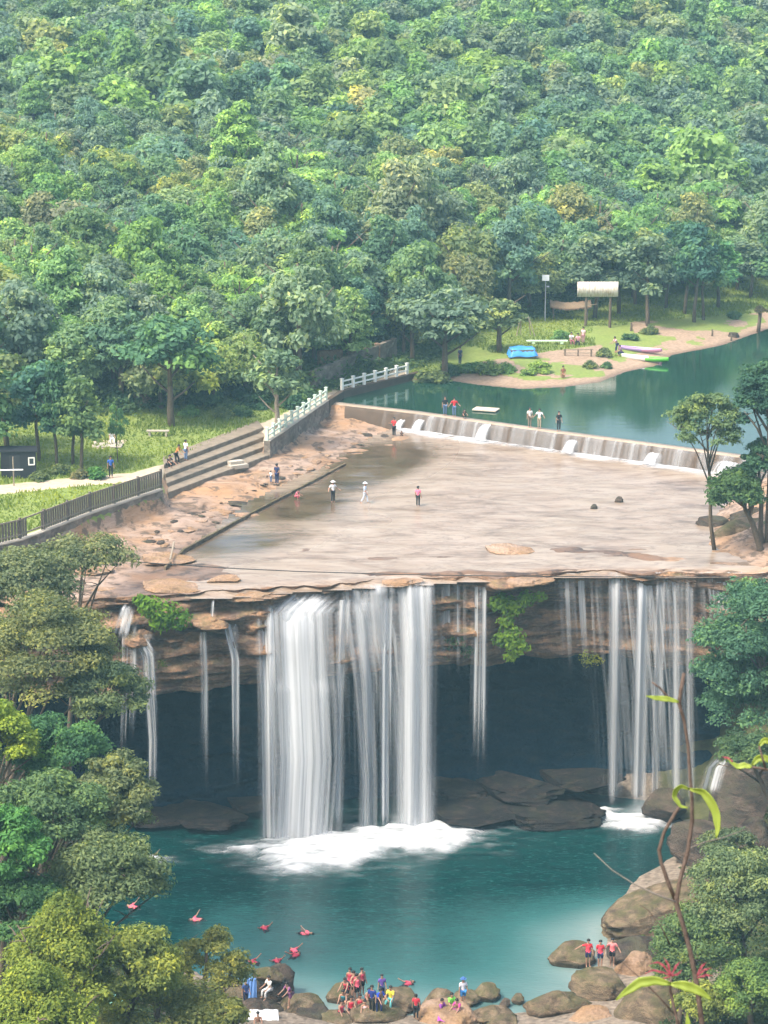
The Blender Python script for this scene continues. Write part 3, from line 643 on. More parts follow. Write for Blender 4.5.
fall('thread of water splitting off beside the narrow silky strand', [(592, 380, 394, .2), (650, 380, 392, 1.0), (837, 380, 390, 1.9)], 'thin_silk', 2, .78, (.04, .1), seed=31, edge=.35)
fall('sheer veil filling the gap beside the narrow silky strand', [(592, 338, 400, .05), (680, 340, 398, .3), (830, 342, 398, .5)], 'thin_silk', 1, .36, (.04, .5), seed=32)
fall('fine outer spray on the open side of the widest white curtain', [(604, 256, 280, .7), (690, 258, 276, 1.7), (848, 260, 278, 2.9)], 'thin_silk', 2, .7, (.04, .05), seed=33, edge=.4)
# eastern strands
for k, (a, b, c, d, dn, lb) in enumerate([(604, 628, 604, 622, .62, 'pale broad strand at the vine side of the far strands'), (634, 652, 630, 646, .95, 'brightest of the far strands, reaching the white splash'), (653, 668, 650, 660, .7, 'thin bright strand next to the brightest far strand'), (668, 684, 668, 684, .74, 'soft strand in the middle of the dark bay'), (680, 696, 684, 696, .6, 'last soft strand before the hanging tree')]):
    fall(lb, [(572, a, b, .1), (600, a, b, .5), (700, (a + c) / 2, (b + d) / 2, 1.0), (812, c, d, 1.2)], 'silk', 2, dn * 1.12, (.02, .1), seed=11 + k, edge=.45)
fall('faint wide veil behind the far strands', [(572, 590, 700, .02), (600, 592, 698, .25), (700, 600, 696, .5), (806, 604, 694, .6)], 'thin_silk', 1, .45, (.0, .25), seed=17)
fall('short threads dripping from the rim beside the hanging tree', [(572, 700, 768, .02), (600, 702, 766, .2), (650, 702, 764, .3)], 'thin_silk', 1, .58, (.0, .7), seed=18)
fall('short threads dripping from the rim of the dark bay', [(573, 555, 604, .02), (600, 556, 604, .2), (690, 560, 604, .3)], 'thin_silk', 1, .55, (.0, .7), seed=19)
# western trickles
fall('small white fan pouring off the rock beside the bright ferns', [(602, 122, 129, .1), (609, 118, 133, .7), (624, 114, 136, 1.0), (642, 111, 139, 1.2)], 'thin_silk', layers=2, den=.72, fade=(.2, .35), seed=21, edge=.45)
fall('faint trickle under the small white fan', [(634, 128, 150, .9), (655, 142, 156, 1.3), (740, 148, 158, 1.5), (840, 147, 157, 1.6)], 'thin_silk', 2, .62, (.0, .45), seed=22, edge=.3)
fall('pale film sliding over the ledge under the small white fan', [(634, 118, 142, .9), (690, 118, 146, 1.2), (770, 112, 122, 1.2)], 'thin_silk', 1, .55, (.0, .5), seed=23)
fall('tiny white spout dropping on a stone ledge', [(598, 211, 216, .3), (626, 209, 218, .6)], 'thin_silk', layers=1, den=.85, fade=(.15, .2), seed=24, edge=.45)
fall('thin trickle from the edge of the stone ledge', [(624, 222, 236, .7), (660, 230, 240, 1.1), (800, 231, 239, 1.3)], 'thin_silk', 2, .62, (.0, .5), seed=25, edge=.3)
fall('faintest trickle beside the stone ledge', [(632, 199, 207, .5), (680, 201, 208, .8), (800, 200, 208, 1.0)], 'thin_silk', 2, .55, (.0, .6), seed=26, edge=.3)
fall('small cascade sliding down the dark boulder by the pool', [(756, 716, 730, .0), (768, 706, 726, .5), (798, 698, 718, 1.1)], 'thin_silk', 1, .8, (.15, .3), seed=27, edge=.4, Y0=148.2)

for lb, st_, sd in [('soft spray cloud at the foot of the widest white curtain', [(800, 268, 336, 2.7), (830, 258, 344, 3.3), (853, 250, 352, 3.9)], 41), ('soft spray cloud at the foot of the straight edged curtain', [(795, 392, 438, 1.9), (822, 384, 444, 2.5), (842, 376, 450, 2.9)], 42), ('soft spray cloud at the foot of the far strands', [(785, 612, 690, 1.2), (808, 602, 690, 1.7), (824, 596, 684, 2.2)], 43)]:
    tag(fall(lb, st_, 'mist', 2, .62, (.75, .12), .5, sd, 'spray'), lb, 'spray')
# foam where the water lands
gx = np.arange(-24, 26, .3); gy = np.arange(140, 160, .3); X, Y = np.meshgrid(gx, gy); px, py = proj(X, Y, 0 * X)
nz = fb2(X, Y, .45, 62); px2 = px + 9 * nz; py2 = py + 5 * fb2(X, Y, .5, 66)
den = 0 * X
for cx_, cy_, sx, sy, a in [(296, 856, 42, 15, 1.4), (335, 848, 40, 14, 1.2), (375, 843, 55, 12, 1.15), (425, 835, 52, 12, 1.2), (460, 829, 36, 6, .7), (152, 859, 16, 6, 1.0), (238, 846, 22, 4, .75), (210, 848, 14, 3, .5), (625, 819, 30, 8, 1.25), (650, 822, 24, 6, .9), (600, 812, 16, 5, .6), (400, 815, 90, 6, .25), (330, 856, 95, 17, .34), (430, 842, 70, 12, .3)]:
    den += a * np.exp(-((px2 - cx_) / sx) ** 2 - ((py2 - cy_) / sy) ** 2)
den = np.clip(den * (1 + .3 * fb2(X, Y, 1.1, 63)), 0, 1.1); fc = grid_faces(len(gx), len(gy)); keep = (den.ravel()[fc] > .02).any(1)
Zf = .05 + .28 * ss(.5, 1.15, den) + .05 * nz * den
used, inv = np.unique(fc[keep], return_inverse=True)
tag(link('foam', mesh_np('foam', np.stack([X, Y, Zf], -1).reshape(-1, 3)[used], inv.reshape(-1, 4), [M['foam']], dict(den=den.ravel()[used]), True, np.stack([X, Y], -1).reshape(-1, 2)[used])), kind='stuff')

# ------------------------------------------------------------------ rocks
def rock_mesh(name, seed, m, sub=4, strata=0.0, rough=.28, sharp=.0):
    bm = bmesh.new(); bmesh.ops.create_icosphere(bm, subdivisions=sub, radius=1)
    co = np.array([v.co[:] for v in bm.verts]); n = co / np.linalg.norm(co, axis=1, keepdims=True)
    f1 = fbm(n * .9 + seed * 3.7, seed, 3); f2 = fbm(n * 2.6 + seed, seed + 9, 4)
    r = 1 + rough * f1 + rough * .4 * f2 + .035 * fbm(n * 8 + seed, seed + 3, 3)
    if strata: r = r + .07 * np.round(fbm(np.stack([n[:, 0] * .7, n[:, 1] * .7, n[:, 2] * strata], 1) + seed, seed + 5, 3) * 3) / 1.5
    for k in range(11):                                           # broken facets
        rr = np.random.default_rng(seed * 31 + k); d = rr.normal(size=3); d /= np.linalg.norm(d); cut = rr.uniform(.55, .9); h = (n * r[:, None]) @ d
        r = np.where(h > cut, r * (cut + (h - cut) * .12) / np.maximum(h, 1e-6), r)
    co = n * r[:, None]
    for v, c in zip(bm.verts, co): v.co = c
    me = bpy.data.meshes.new(name); bm.to_mesh(me); bm.free(); me.materials.append(M[m]); me.polygons.foreach_set('use_smooth', [True] * len(me.polygons)); return me
RM = {m: [rock_mesh('rock_mesh', 11 * i + 3, m, 4, 2.2 if m != 'boulder' else .0) for i in range(4)] for m in ('boulder', 'dark_rock', 'pale_rock')}
SLAB = rock_mesh('slab_mesh', 71, 'boulder', 5, 7.0, .22)
def rock(px, py, wpx, hpx, label, m='boulder', z=.2, k=None, rz=0, tilt=0, depth=1.0, group=None, name='boulder', flat=None, mesh=None):
    p = at(px, py, z); dep = p.y * CP - (p.z - CZ) * SP; W = wpx / F * dep; H = hpx / F * dep
    o = link(name, mesh or RM[m][rnd.randrange(4) if k is None else k]); sz = flat or max(.25 * W, H * .62)
    o.location = (p.x, p.y, z + .05); o.scale = (W * .5, W * .5 * depth, sz); o.rotation_euler = (0, tilt, rz)
    return tag(o, label, 'rock', group)
BD = 'boulders along the pool shore'
rock(438, 1000, 34, 20, 'dark rounded boulder by the man in blue shorts', k=0, group=BD)
rock(487, 994, 30, 15, 'brown humped boulder behind the man in blue shorts', k=1, group=BD)
rock(470, 999, 30, 12, 'flat brown rock the man in blue shorts stands beside', k=2, group=BD)
rock(552, 1008, 74, 26, 'long brown boulder with a lit top in the shallows', k=3, rz=.2, depth=.7, group=BD)
rock(592, 1023, 54, 14, 'pale flat rock under the long brown boulder', 'pale_rock', k=1, group=BD)
rock(604, 988, 62, 34, 'big mossy boulder below the three bathers in red vests', k=2, z=.5, depth=.9, group=BD)
rock(573, 957, 50, 22, 'brown flat boulder jutting into the pool beside the three bathers', k=1, z=.3, depth=.8, group=BD)
rock(634, 966, 44, 26, 'smooth tan boulder beside the three bathers', 'pale_rock', k=0, z=.5, group=BD)
rock(650, 1012, 92, 46, 'wide brown boulder under the big foreground leaves', k=0, z=.8, group=BD)
rock(660, 918, 140, 56, 'large layered grey slab sloping into the pool', mesh=SLAB, z=.7, rz=.5, tilt=-.1, depth=.7, group=BD, name='rock_slab')
rock(632, 952, 70, 26, 'broken grey rocks at the foot of the layered slab', 'dark_rock', k=3, z=.6, group=BD)
rock(690, 950, 60, 40, 'grey rock half hidden by bushes beside the slab', 'boulder', k=2, z=1.2, group=BD)
rock(272, 990, 44, 44, 'dark leaning boulder with a seated bather', 'dark_rock', k=1, tilt=.5, depth=.7, z=.4, group=BD)
rock(266, 975, 34, 14, 'beak shaped stone on top of the leaning boulder', 'boulder', k=3, tilt=.15, z=1.6, group=BD)
rock(300, 1008, 54, 22, 'brown sloping rock under the bather in a purple top', 'boulder', k=0, rz=.5, group=BD)
rock(318, 1016, 40, 16, 'grey tapering rock at the water edge', 'dark_rock', k=2, group=BD)
rock(340, 996, 28, 18, 'small tan boulder beside the red vested crowd', k=1, group=BD)
rock(372, 1014, 60, 22, 'brown boulder under the red vested crowd', k=3, group=BD)
rock(404, 1003, 46, 24, 'dark brown boulder behind the person in red', k=2, group=BD)
rock(390, 1008, 26, 18, 'tan split boulder under the person in a blue jacket', 'boulder', k=0, group=BD)
rock(428, 1016, 24, 14, 'small dark boulder at the purple cloth', 'dark_rock', k=1, group=BD)
rock(455, 1018, 64, 18, 'tan flat rock under the purple cloth', 'pale_rock', k=2, group=BD)
rock(490, 1016, 46, 14, 'low brown rock at the end of the shore rocks', k=3, group=BD)
rock(505, 1003, 12, 8, 'small grey stone in the shallows', 'dark_rock', k=0, group=BD)
rock(518, 1000, 14, 9, 'small brown stone in the shallows', k=1, group=BD)
rock(500, 1024, 40, 14, 'brown stone cut by the frame edge', k=0, group=BD)
rock(250, 1012, 60, 24, 'shadowed rock under the olive tree', 'dark_rock', k=3, group=BD)
rock(340, 1022, 40, 14, 'wet brown rock at the frame edge', k=2, group=BD)
rock(225, 1000, 60, 26, 'low rock behind the olive tree', 'boulder', k=1, group=BD)
GD = 'dark boulders beside the falls'
CRAG = rock_mesh('crag_mesh', 77, 'dark_rock', 6, 3.5, .4)
rock(764, 806, 112, 84, 'huge dark boulder wall under the hanging tree', 'dark_rock', mesh=CRAG, z=3.2, depth=.7, group=GD)
rock(704, 844, 60, 46, 'smooth brown boulder at the pool edge below the small cascade', 'dark_rock', k=2, z=1.4, depth=.8, group=GD)
rock(750, 846, 70, 50, 'grey boulder above the bushes', 'dark_rock', k=3, z=2.2, group=GD)
rock(664, 806, 46, 24, 'dark wet rock behind the brightest far strand', 'dark_rock', k=1, z=.9, group=GD)
GC = 'rocks on the cave floor'
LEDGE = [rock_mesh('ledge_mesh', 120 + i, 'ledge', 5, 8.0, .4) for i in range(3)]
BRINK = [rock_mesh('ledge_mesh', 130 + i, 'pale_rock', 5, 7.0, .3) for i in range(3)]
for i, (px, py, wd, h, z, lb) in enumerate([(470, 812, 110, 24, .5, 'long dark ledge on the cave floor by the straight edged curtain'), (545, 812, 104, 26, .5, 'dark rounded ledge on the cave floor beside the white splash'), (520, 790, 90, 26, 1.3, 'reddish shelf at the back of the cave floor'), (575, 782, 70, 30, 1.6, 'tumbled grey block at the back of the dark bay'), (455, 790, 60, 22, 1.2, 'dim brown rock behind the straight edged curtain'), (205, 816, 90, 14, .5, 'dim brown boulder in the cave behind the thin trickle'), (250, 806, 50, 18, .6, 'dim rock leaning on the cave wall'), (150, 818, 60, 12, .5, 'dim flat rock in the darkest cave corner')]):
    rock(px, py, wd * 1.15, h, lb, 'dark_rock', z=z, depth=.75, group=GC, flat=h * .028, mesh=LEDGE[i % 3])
GL = 'rocks on the brink of the falls'
for px, py, wd, h, z, m, lb in [(80, 604, 46, 40, 15.5, 'dark_rock', 'square brown block at the cliff edge beside the leaning tree'), (108, 590, 40, 18, 16.9, 'pale_rock', 'pale rounded rock above the small white fan'), (88, 572, 44, 20, 17.3, 'pale_rock', 'grey domed rock among the bushes'), (250, 596, 66, 26, 16.6, 'pale_rock', 'orange slab beside the tiny spout'), (176, 588, 60, 16, 17.0, 'pale_rock', 'long pale slab behind the bright ferns'), (225, 580, 40, 10, 17.1, 'pale_rock', 'flat orange slab near the brink'), (212, 626, 34, 10, 14.9, 'cliff', 'stone ledge catching the tiny spout'), (136, 640, 38, 14, 14.2, 'cliff', 'ledge under the small white fan'), (170, 560, 50, 8, 17.2, 'pale_rock', 'thin pale ledge beside the kerb'), (512, 551, 46, 4, 17.1, 'pale_rock', 'low orange ledge in the river'), (520, 582, 60, 18, 16.7, 'pale_rock', 'orange shelf above the hanging vines'), (400, 583, 40, 8, 16.9, 'pale_rock', 'wet pale slab at the top of the curtain')]:
    if m == 'cliff': RM.setdefault('cliff', [rock_mesh('rock_mesh', 91 + i_, 'cliff', 5, 6.0, .35) for i_ in range(4)])
    rock(px, py, wd, h, lb, m, z=z - (.12 if m == 'pale_rock' else 0), depth=.8, group=GL, name='rock', **(dict(flat=.3, mesh=BRINK[int(px) % 3]) if m == 'pale_rock' else dict(flat=h * .05) if m == 'cliff' else {}))
for px, py, wd, h, lb in [(718, 524, 36, 14, 'brown rock at the foot of the two bank trees'), (742, 536, 84, 12, 'long flat dark ledge under the bank trees'), (750, 522, 60, 20, 'shaded rock behind the bank trees'), (730, 470, 30, 12, 'wet rock where the dam meets the bank')]:
    rock(px, py, wd, h, lb, 'dark_rock' if px != 742 else 'boulder', z=17.1 if py > 500 else 17, depth=.7, group='rocks of the tree bank', name='rock')
tagr = 'loose stones on the rocky shelf'
for i in range(120):
    u = rnd.random(); a = at(395 - 250 * u + rnd.gauss(0, 12), 428 + 112 * u + rnd.gauss(0, 5), 17.4); z = up_z(a.x, a.y); q = proj(a.x, a.y, z)
    o = link('stone', RM['pale_rock' if i % 3 else 'dark_rock'][i % 4]); s = rnd.uniform(.1, .3) * (1 + (rnd.random() < .25) * 1.6); o.location = (a.x, a.y, z + .02); o.scale = (s * 1.6, s, s * .28); o.rotation_euler = (0, 0, rnd.uniform(0, 3))
    tag(o, ('pale' if i % 3 else 'dark') + ' loose stone lying on the rocky shelf beside the river', 'stone', tagr)
for px, py, s, lb in [(619, 502, .36, 'round dark stone in the river, larger of two'), (594, 509, .3, 'round dark stone in the river, smaller of two')]:
    p = at(px, py, 17); o = link('stone', RM['dark_rock'][1]); o.location = (p.x, p.y, 17.1); o.scale = (s, s, s * .9); tag(o, lb, 'stone')

# ------------------------------------------------------------------ dam, walls, stairs, railings
def dam():
    t = thing('dam', (WEIR[1][0], WEIR[1][1], 17), 'low concrete dam with a walkway and water sliding over its face', 'dam')
    inv = Vector(t.location); b = MB(); s = MB(); 
    W = [Vector((x, y, 0)) for x, y in WEIR]
    nrm = Vector((-.55, -.83, 0))
    P = []; segs = 60; L = [(W[1] - W[0]).length, (W[2] - W[1]).length, (W[3] - W[2]).length, (W[4] - W[3]).length]; tot = sum(L)
    for i in range(segs + 1):
        d = tot * i / segs; k = 0
        while k < 3 and d > L[k]: d -= L[k]; k += 1
        P.append(W[k].lerp(W[k + 1], min(1, d / L[k])))
    sec = [(1.25, 16.4), (1.15, 17.4), (.8, 18.2), (.72, 18.36), (.55, 18.46), (-.55, 18.46), (-.6, 18.36), (-.62, 16.6)]
    V = [tuple(p + nrm * a + Vector((0, 0, z)) - inv) for p in P for a, z in sec]; n = len(sec)
    fc = [(i * n + j, (i + 1) * n + j, (i + 1) * n + j + 1, i * n + j + 1) for i in range(segs) for j in range(n - 1)]
    link('dam_wall', mesh_np('dam_wall', V, fc, [M['wet_concrete']]), t)
    sl = [tuple(p + nrm * a + Vector((0, 0, z)) - inv) for p in P for a, z in ((.5, 18.4), (.5, 18.53), (-.5, 18.53), (-.5, 18.4))]
    link('walkway', mesh_np('walkway', sl, [(i * 4 + j, (i + 1) * 4 + j, (i + 1) * 4 + j + 1, i * 4 + j + 1) for i in range(segs) for j in range(3)], [plain('damp_concrete', (.27, .215, .16), .6, .35, .8, .3)]), t)
    # water film
    V = []; D = []; UV = []; cs = [(.56, 18.49), (.76, 18.4), (.88, 18.2), (1.2, 17.4), (1.34, 17.0)]
    for i in range(6, segs + 1):
        for a, z in cs:
            q = P[i] + nrm * (a + .06); V.append((q.x, q.y, z + .02)); D.append((.62 if a < .8 else .6) * (1 if i > 9 else .4)); UV.append((i / segs * tot * .5, z * 1.0))
    link_o = link('spillway_water', mesh_np('spillway_water', V, grid_faces(len(cs), segs - 5), [M['film']], dict(den=D), True, UV)); tag(link_o, 'thin sheet of water sliding down the dam face', 'water film')
    # white line at the foot
    V = []; D = []; UV = []
    for i in range(8, segs + 1):
        for j, a in enumerate((1.25, 1.5, 1.9, 2.5, 3.2)):
            q = P[i] + nrm * a; wob = fb2(np.array([q.x]), np.array([q.y]), .5, 4)[0]; V.append((q.x, q.y, 17.11 + (.12 if j < 2 else 0))); D.append((.8, .95, .75, .35, 0)[j] + .35 * wob * (j < 4)); UV.append((q.x, q.y * 2))
    tag(link('foam', mesh_np('foam', V, grid_faces(5, segs - 7), [M['foam']], dict(den=np.clip(D, 0, 1)), True, UV)), kind='stuff')
    return P, nrm
DAMP, DN = dam()
def gush(px, wd, label, h=1.3):
    best = min(DAMP, key=lambda p: abs(proj(p.x, p.y, 18.3)[0] - px)); al = Vector((.83, -.55, 0)); V = []; D = []; UV = []
    for j in range(9):
        v = j / 8; out = .5 + .95 * math.sin(v * 1.4); z = 17.15 + h * (math.cos(v * 1.57) if v < 1 else 0)
        for i in range(11):
            u = i / 5 - 1; q = best + DN * (out + .55 * (1 - u * u) * v) + al * u * wd * (.8 + .4 * v); V.append((q.x, q.y, z + .1 * (1 - u * u) + .05 * math.sin(u * 9 + j * 2))); D.append(float(ss(1, .25, abs(u))) * (1.15 - .2 * v)); UV.append((u * wd, z))
    tag(link('water_gush', mesh_np('water_gush', V, grid_faces(11, 9), [M['silk']], dict(den=D), True, UV)), label, 'waterfall')
gush(495, 1.0, 'white gush spouting from the dam below the two people in white', 1.2); gush(581, .95, 'white gush from the dam below the person in black', .95); gush(656, 1.1, 'low frothy gush from the dam before the bank tree', .8); gush(736, 1.6, 'frothy gush at the end of the dam behind the bank tree', .9); gush(427, .8, 'pale small gush near the person in red', .9); gush(411, .6, 'faintest small gush at the railing end of the dam', .7)

def strip_wall(name, pts, z0, z1, th, m, parent=None, step=.5, rough=.05):
    """a wall along pts (x, y); z0 and z1 may be lists"""
    P = []; n = len(pts); z0 = z0 if hasattr(z0, '__len__') else [z0] * n; z1 = z1 if hasattr(z1, '__len__') else [z1] * n
    for i in range(n - 1):
        a, b = Vector((*pts[i][:2], 0)), Vector((*pts[i + 1][:2], 0)); k = max(1, int((b - a).length / step))
        for j in range(k + (i == n - 2)): t = j / k; P.append((a.lerp(b, t), z0[i] + (z0[i + 1] - z0[i]) * t, z1[i] + (z1[i + 1] - z1[i]) * t))
    V = []; rows_ = 5; d = (P[-1][0] - P[0][0]).normalized(); nn = Vector((d.y, -d.x, 0))
    for q, a, b in P:
        for s_ in (1, -1):
            for r in range(rows_): V.append(q + nn * s_ * th / 2 + Vector((0, 0, a + (b - a) * (r if s_ > 0 else rows_ - 1 - r) / (rows_ - 1))))
    V = np.array([tuple(v) for v in V]); V[:, :2] += rough * np.stack([vnoise(V * 1.7, 1), vnoise(V * 1.7, 2)], 1)
    k = rows_ * 2; f = [(i * k + j, (i + 1) * k + j, (i + 1) * k + (j + 1) % k, i * k + (j + 1) % k) for i in range(len(P) - 1) for j in range(k)]
    me = bpy.data.meshes.new(name); me.from_pydata([tuple(v) for v in V], [], f + [tuple(range(k))[::-1], tuple((len(P) - 1) * k + j for j in range(k))]); me.materials.append(M[m])
    return link(name, me, parent)
def masonry(name, c0, c1, mortar):
    k = N(name); geo = k.new('NewGeometry').outputs['Position']; g = k.new('Mapping'); k.l.new(geo, g.inputs[0]); g.inputs['Scale'].default_value = (1, 1, 1.3)
    v = k.new('TexVoronoi'); k.l.new(g.outputs[0], v.inputs['Vector']); v.inputs['Scale'].default_value = 2.2; e = k.new('TexVoronoi', feature='DISTANCE_TO_EDGE'); k.l.new(g.outputs[0], e.inputs['Vector']); e.inputs['Scale'].default_value = 2.2
    c = k.mix(k.ramp(e.outputs['Distance'], [(.02, 0.0), (.1, 1.0)]), mortar, k.mix(v.outputs['Color'], c0, c1)); c = k.mix(.6, c, k.ramp(k.noise(g.outputs[0], .7, 4), [(.35, (.5, .5, .45)), (.65, (1.2, 1.2, 1.2))]), 'MULTIPLY')
    k.base(c, .9, .2); k.bump(e.outputs['Distance'], .6, .1); return k.m
M['masonry'] = masonry('rubble_masonry', (.1, .085, .07), (.26, .22, .18), (.17, .15, .12))
# rubble wall with wooden fence
wl_ = [at(-120, 573, 18.7), at(20, 541, 18.7), at(90, 514, 18.8), at(161, 491, 18.8)]; wl_ = [(p.x, p.y + .1) for p in wl_]
tw = thing('rubble_wall', (wl_[1][0], wl_[1][1], 0), 'rough stone retaining wall under the dark wooden fence', 'wall')
loc = lambda L, t: [(x - t.location.x, y - t.location.y) for x, y in L]
strip_wall('wall_face', loc(wl_, tw), [15.5, 16, 16.6, 16.8], [18.75, 18.75, 18.85, 18.9], .5, 'masonry', tw, rough=.08)
strip_wall('coping', loc(wl_, tw), [18.752, 18.752, 18.852, 18.902], [18.84, 18.84, 18.94, 18.99], .6, 'concrete', tw)
tf = thing('wooden_fence', (wl_[1][0], wl_[1][1], 18.8), 'dark weathered plank fence standing on the rubble wall', 'fence')
P = [Vector((x - tf.location.x, y - tf.location.y, z)) for (x, y), z in zip(wl_, (.04, .04, .14, .19))]
rails = MB()
for i in range(3):
    slats = MB()
    a, b = P[i], P[i + 1]; L = (b - a).length; d = (b - a).normalized(); k = int(L / .27); rz = math.atan2(d.y, d.x)
    for j in range(k):
        q = a.lerp(b, (j + .5) / k); hh = 1.32 + rnd.uniform(-.05, .05)
        if i == 1 and 2 < j < 9: continue
        if i == 1 and j == 9: slats.build('slat_panel', M['old_wood'], tf); slats = MB()
        slats.box(q + Vector((0, 0, hh / 2 + .05)), (.2, .04, hh), rz)
    slats.build('slat_panel', M['old_wood'], tf)
    for zz in (.3, 1.36): rails.beam(a + Vector((0, -.06, zz)), b + Vector((0, -.06, zz)), .07, .1)
    kp = max(2, int(L / 2.6))
    for j in range(kp + (i == 2)):
        m_ = MB(); q = a.lerp(b, j / kp); m_.box(q + Vector((0, .06, .75)), (.14, .14, 1.5), rz); m_.build('fence_post', M['old_wood'], tf)
rails.build('rail', plain('fence_rail', (.2, .17, .13), .9, .3), tf)
# stairs
s0, s1 = at(168, 497, 17.4), at(274, 456, 17.5); t0_, t1_ = at(163, 460, 18.8), at(260, 423, 18.8)
t = thing('stone_stairs', (s0.x, s0.y, 17), 'broad weathered stone steps leading from the lawn path to the river', 'stairs')
for i in range(4):
    b = MB(); u0 = i / 4; A, B = s0.lerp(t0_, u0), s1.lerp(t1_, u0); C, D = t0_ + (t0_ - s0) * .15, t1_ + (t1_ - s1) * .15; z = 17.42 + .35 * (i + 1)
    for q in (A, B, D, C): b.v.append(Vector((q.x, q.y, 16.2 + .001 * i)) - t.location)
    for q in (A, B, D, C): b.v.append(Vector((q.x, q.y, z)) - t.location)
    b.f += [(0, 3, 2, 1), (4, 5, 6, 7), (0, 1, 5, 4), (1, 2, 6, 5), (2, 3, 7, 6), (3, 0, 4, 7)]; o = b.build('step', M['stair'], t)
    bv = o.modifiers.new('bevel', 'BEVEL'); bv.width = .04
b = MB(); q = at(238, 468, 17.6); b.box(q + Vector((0, 0, .15)), (1.6, .7, .3), .55); b.box(q + Vector((-.2, .3, .42)), (1.2, .6, .26), .55)
tag(b.build('stone_block', M['concrete']), 'two small stone blocks forming a side step at the foot of the stairs', 'step')
# railings
M['mint'] = plain('pale_green_paint', (.5, .6, .5), .6, .2, 5)
def railing(label, pts, zs, n, post, hz, wallz=None, walln=None):
    t = thing('railing', (pts[0][0], pts[0][1], zs[0]), label, 'railing')
    a = Vector((0, 0, 0)); b = Vector((pts[1][0] - pts[0][0], pts[1][1] - pts[0][1], zs[1] - zs[0])); rz = math.atan2(b.y, b.x)
    for i in range(n):
        m = MB(); q = a.lerp(b, i / (n - 1)); m.box(q + Vector((0, 0, hz / 2)), (.24, .22, hz), rz); m.box(q + Vector((0, 0, hz + .04)), (.3, .28, .08), rz); m.build('railing_post', M[post], t)
    for z in (.35, .8):
        m = MB(); m.beam(a + Vector((0, 0, z)), b + Vector((0, 0, z)), .1, .12); m.build('rail', M[post], t)
    return t
f0, f1 = at(267, 441, 18.9), at(326, 400, 19.1); railing('pale green railing climbing along the stone wall above the river rocks', [f0, f1], [18.95, 19.15], 11, 'mint', 1.05)
b0, b1 = at(342, 390, 19.1), at(407, 374, 19.1); railing('white railing along the bank of the reservoir', [b0, b1], [19.1, 19.1], 7, 'white_paint', 1.0)
tw = thing('masonry_wall', (f0.x, f0.y, 0), 'stone retaining wall carrying the pale green railing', 'wall')
strip_wall('wall_face', loc([(f0.x, f0.y - .1), (f1.x, f1.y - .1)], tw), [16.4, 16.6], [18.9, 19.1], .55, 'masonry', tw, rough=.06)
strip_wall('coping', loc([(f0.x, f0.y - .1), (f1.x, f1.y - .1)], tw), [18.902, 19.102], [18.97, 19.17], .65, 'concrete', tw)
tw = thing('abutment_wall', (b0.x, b0.y, 0), 'concrete bank wall under the white railing', 'wall')
strip_wall('wall_face', loc([(f1.x + .1, f1.y), (b0.x, b0.y - .1), (b1.x, b1.y - .1), (b1.x + 1.2, b1.y + 3)], tw), 16.4, [19.12, 19.08, 19.08, 18.8], .5, 'wet_concrete', tw)
q0, q1 = at(312, 384, 19.4), at(395, 356, 19.4); tw = thing('ruined_wall', (q0.x, q0.y, 0), 'ruined low brick wall on the bank behind the railings', 'wall')
strip_wall('wall_face', loc([(q0.x, q0.y), (q1.x, q1.y)], tw), 18.6, [20.6, 21.2], .5, 'masonry', tw, rough=.12)
for k, (px, py, wd, h) in enumerate([(330, 364, 2.4, 2.1), (352, 360, 1.3, 2.3), (372, 358, 1.5, 2.2)]):
    m = MB(); p = on_upper(px, py + 6, 19.4); m.box(Vector((p.x - q0.x, p.y - q0.y, p.z + h / 2 - .2)), (wd, .6, h), .4); m.build('broken_pier', M['pale_rock'], tw)
# kerb running through the shelf
kp = [at(165, 566, 17.3), at(185, 548, 17.3), at(262, 506, 17.3), at(345, 462, 17.3)]; tw = thing('kerb', (kp[0].x, kp[0].y, 0), 'long thin concrete kerb across the rocky shelf beside the river', 'kerb')
strip_wall('kerb_stone', loc([(p.x, p.y) for p in kp], tw), 16.8, [17.26, 17.3, 17.24, 17.18], .16, 'boulder', tw, rough=.03)
# cable over the falls
b = MB(); cb = [atY(x, y, 156) for x, y in [(-420, 480), (-120, 532), (0, 548), (75, 556), (150, 563), (225, 568), (300, 571.5), (400, 574.5), (500, 576), (640, 577), (768, 577), (980, 574), (1200, 568)]]
b.tube(cb, .035, 6); tag(b.build('cable', M['cable'], None, True), 'thin dark cable sagging across the brink of the falls', 'cable')
b = MB(); e = atY(172, 548, 158); b.beam(at(170, 560, 17.6), at(174, 542, 17.9), .12, .12); tag(b.build('driftwood_pole', M['bark_pale']), 'short pale pole leaning at the end of the kerb', 'pole')

